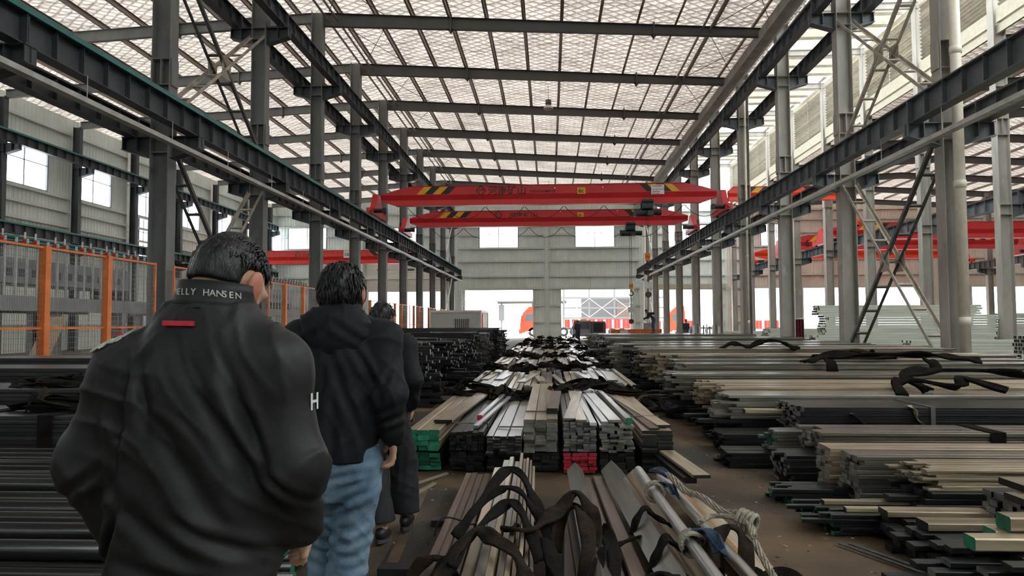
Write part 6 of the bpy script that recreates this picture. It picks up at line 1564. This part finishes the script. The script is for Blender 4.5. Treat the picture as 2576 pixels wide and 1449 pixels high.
# ---- the man in the hooded anorak and jeans
PX2, PY2 = -.885, 3.02
spec2 = dict(fine=.008, head=(-.012, .02, 1.662), head_rot=(-6, 0, 4), head_scale=1.0, curl=38,
    core=[(.80, 0, 0, .14, .09), (1.0, 0, 0, .14, .09), (1.3, 0, 0, .15, .10), (1.45, 0, 0, .13, .08), (1.55, 0, 0, .06, .06)],
    larm=((-.185, 0, 1.455), (-.235, -.03, 1.21), (-.20, .10, 1.03)), rarm=((.180, 0, 1.455), (.215, -.05, 1.22), (.222, .0, 1.045)), larm_hand=(25, 0, 0), rarm_hand=(8, 0, 20),
    lleg=((-.085, 0, .92), (-.10, .14, .52), (-.10, .02, .10)), rleg=((.075, 0, .92), (.030, .00, .50), (-.025, -.14, .13)), rleg_pitch=-25,
    hair=dict(r=(.092, .112, .118), c=(0, -.008, .004), line=(-.105, -.06, -.02, .05), nz=.003, n=900, low=-.55, len=.055, lift=.006, wild=.35, seed=9),
    jacket=dict(mat=M_jnav, hem=.945, shz=1.51, arm=(.072, .066, .050), k=.04, amp=.008, nz=.003, seed=1.3,
        prof=[(.90, -.01, 0, .145, .12), (1.0, -.01, 0, .152, .13), (1.2, 0, 0, .158, .13), (1.36, 0, 0, .185, .125), (1.46, 0, 0, .165, .11), (1.535, -.005, 0, .105, .095), (1.585, -.008, 0, .082, .082)],
        folds=[(.04, 1.25, -70, .07, .05, .25), (-.06, 1.2, 80, .07, .05, .25), (.12, 1.35, -60, .06, .04, .15), (.0, 1.05, 85, .08, .08, .14), (.2, 1.25, 70, .05, .05, .1), (.22, 1.12, 20, .045, .06, .06)]),
    trousers=dict(mat=M_jean, hem=.09, amp=.007, nz=.004, hip=[(.78, 0, 0, .145, .11), (.92, 0, 0, .158, .118), (1.0, 0, 0, .155, .115)], r=(.098, .080, .070), folds=[(.06, .80, 25, .05, .10, .10), (.05, .62, 15, .055, .12, .12), (.03, .42, -12, .05, .12, .12), (-.08, .6, -20, .06, .15, .12), (.06, .90, 10, .045, .06, .1)]))
p2o, j2, a2 = person((PX2, PY2, 0), 'man in a hooded black anorak and blue jeans walking ahead', spec2)
L2 = Vector((PX2, PY2, 0))
hood = union([ell((-.005, -.070, 1.50), (.145, .058, .075)), ell((-.005, -.050, 1.555), (.105, .062, .050)), ell((-.005, -.088, 1.44), (.09, .035, .06))], .05)
hood = displace(hood, folds(.0035, [(.05, 1.49, -35, .06, .05, .1), (-.06, 1.49, 35, .06, .05, .1)], .003, .7))
obj('hood', np_mesh('hood', [surface_nets(hood, (-.22, -.2, 1.38), (.2, .1, 1.66), .008)], M_jnav), j2, L2)
collar_ring(j2, L2, [(-.008, -.005, 1.555, .098, .096), (-.008, -.003, 1.585, .090, .086), (-.008, 0, 1.603, .088, .083)], M_jnav)

# ---- third walker, mostly hidden, in black
PX3, PY3 = -1.22, 5.15
spec3 = dict(fine=.010, head=(0, .02, 1.56), head_rot=(-4, 0, -6), curl=38,
    core=[(.80, 0, 0, .14, .09), (1.0, 0, 0, .14, .09), (1.3, 0, 0, .15, .10), (1.38, 0, 0, .13, .08), (1.46, 0, 0, .06, .06)],
    larm=((-.18, 0, 1.36), (-.22, -.03, 1.12), (-.20, .08, .93)), rarm=((.18, 0, 1.36), (.235, -.06, 1.12), (.21, .04, .94)), larm_hand=(20, 0, 0), rarm_hand=(20, 0, 0),
    lleg=((-.085, 0, .88), (-.06, -.02, .48), (.045, -.16, .10)), rleg=((.085, 0, .88), (.14, .12, .50), (.16, .10, .12)), lleg_pitch=-8,
    hair=dict(r=(.088, .108, .116), line=(-.09, -.05, -.01, .05), nz=.004, n=300, low=-.3, len=.04, seed=4),
    jacket=dict(mat=M_jnav, hem=.80, shz=1.41, arm=(.078, .070, .055), k=.04, amp=.006, nz=.003, seed=.4,
        prof=[(.76, 0, 0, .185, .13), (1.0, 0, 0, .18, .13), (1.25, 0, 0, .18, .125), (1.37, 0, 0, .16, .11), (1.44, 0, 0, .105, .095), (1.49, 0, 0, .082, .082)], folds=[(.05, 1.1, 80, .07, .06, .3), (-.06, 1.1, 95, .07, .06, .3)]),
    trousers=dict(mat=M_dtr, hem=.15, hip=[(.75, 0, 0, .15, .11), (.90, 0, 0, .155, .115), (.95, 0, 0, .15, .11)], r=(.105, .10, .105), folds=[(.1, .5, 85, .06, .1, .3)]))
person((PX3, PY3, 0), 'third walker in black wide trousers, mostly hidden by the man in jeans', spec3)

# ---- workers in the distance
def worker(loc, label, bend, top, legs, arm_fwd, cap=None):
    b = math.radians(bend); s_, c_ = math.sin(b), math.cos(b)
    def U(x, z): return (x, s_*(z-.92), .92+c_*(z-.92))
    sh = 1.40; hd = U(0, 1.60)
    sp = dict(fine=.014, head=hd, head_rot=(-bend*.8, 0, 0), curl=40,
        core=[(.80, 0, 0, .14, .09), (.95, 0, .0, .14, .09), (U(0, 1.2)[2], 0, U(0, 1.2)[1], .15, .10), (U(0, 1.42)[2], 0, U(0, 1.42)[1], .10, .08)],
        larm=(U(-.18, sh), (-.22, U(0, sh)[1]+.05*arm_fwd, U(0, sh)[2]-.26), (-.12, U(0, sh)[1]+.22*arm_fwd, U(0, sh)[2]-.42+.1*arm_fwd)),
        rarm=(U(.18, sh), (.22, U(0, sh)[1]+.05*arm_fwd, U(0, sh)[2]-.26), (.12, U(0, sh)[1]+.22*arm_fwd, U(0, sh)[2]-.42+.1*arm_fwd)),
        lleg=((-.09, 0, .90), (-.10, .05, .5), (-.11, 0, .092)), rleg=((.09, 0, .90), (.11, .05, .5), (.12, .02, .092)),
        hair=dict(r=(.088, .108, .116), line=(-.07, -.05, -.01, .05)),
        jacket=dict(mat=top, ylo=-.3, yhi=.95, hem=.84, shz=U(0, 1.42)[2], arm=(.072, .062, .046), k=.05, amp=.004, prof=[(.80, 0, 0, .17, .12), (.98, 0, U(0, .98)[1], .17, .125), (U(0, 1.2)[2], 0, U(0, 1.2)[1], .17, .125), (U(0, 1.38)[2], 0, U(0, 1.38)[1], .16, .11), (U(0, 1.47)[2], 0, U(0, 1.47)[1], .09, .09)], folds=[(0, 1.1, 80, .1, .1, .3)]),
        trousers=dict(mat=legs, hem=.08, hip=[(.75, 0, 0, .15, .11), (.9, 0, 0, .155, .115), (.95, 0, 0, .15, .11)], r=(.10, .08, .07), folds=[(.0, .5, 20, .1, .2, .2)]))
    return person(loc, label, sp)
M_navy = mat('navy_workwear', (.025, .035, .07), .8, var=.2); M_navl = mat('blue_work_trousers', (.06, .08, .14), .85, var=.2)
w1, _j, _v = worker((6.55, 45.6, .82), 'worker in navy clothes bending over the far right pile beneath the chain', 42, M_navy, M_navl, 1.2); w1.rotation_euler = (0, 0, math.radians(75))
w2, _j, _v = worker((2.15, 55.0, 0), 'worker in dark clothes standing before the small grey truck', 6, M_navy, M_navy, .3); w2.rotation_euler = (0, 0, math.radians(30))
w3, _j, _v = worker((9.75, 52.0, 0), 'worker with a red cap standing behind the far right columns', 4, M_navy, M_navl, .3); w3.rotation_euler = (0, 0, math.radians(200))
cp = blob((9.75, 52.0, 1.70), .11, .12, .09, 2, amp=.02); o = build(cp, 'cap', M_redo, None, smooth=True); tag(o, 'red cap on the worker behind the far right columns', 'cap')
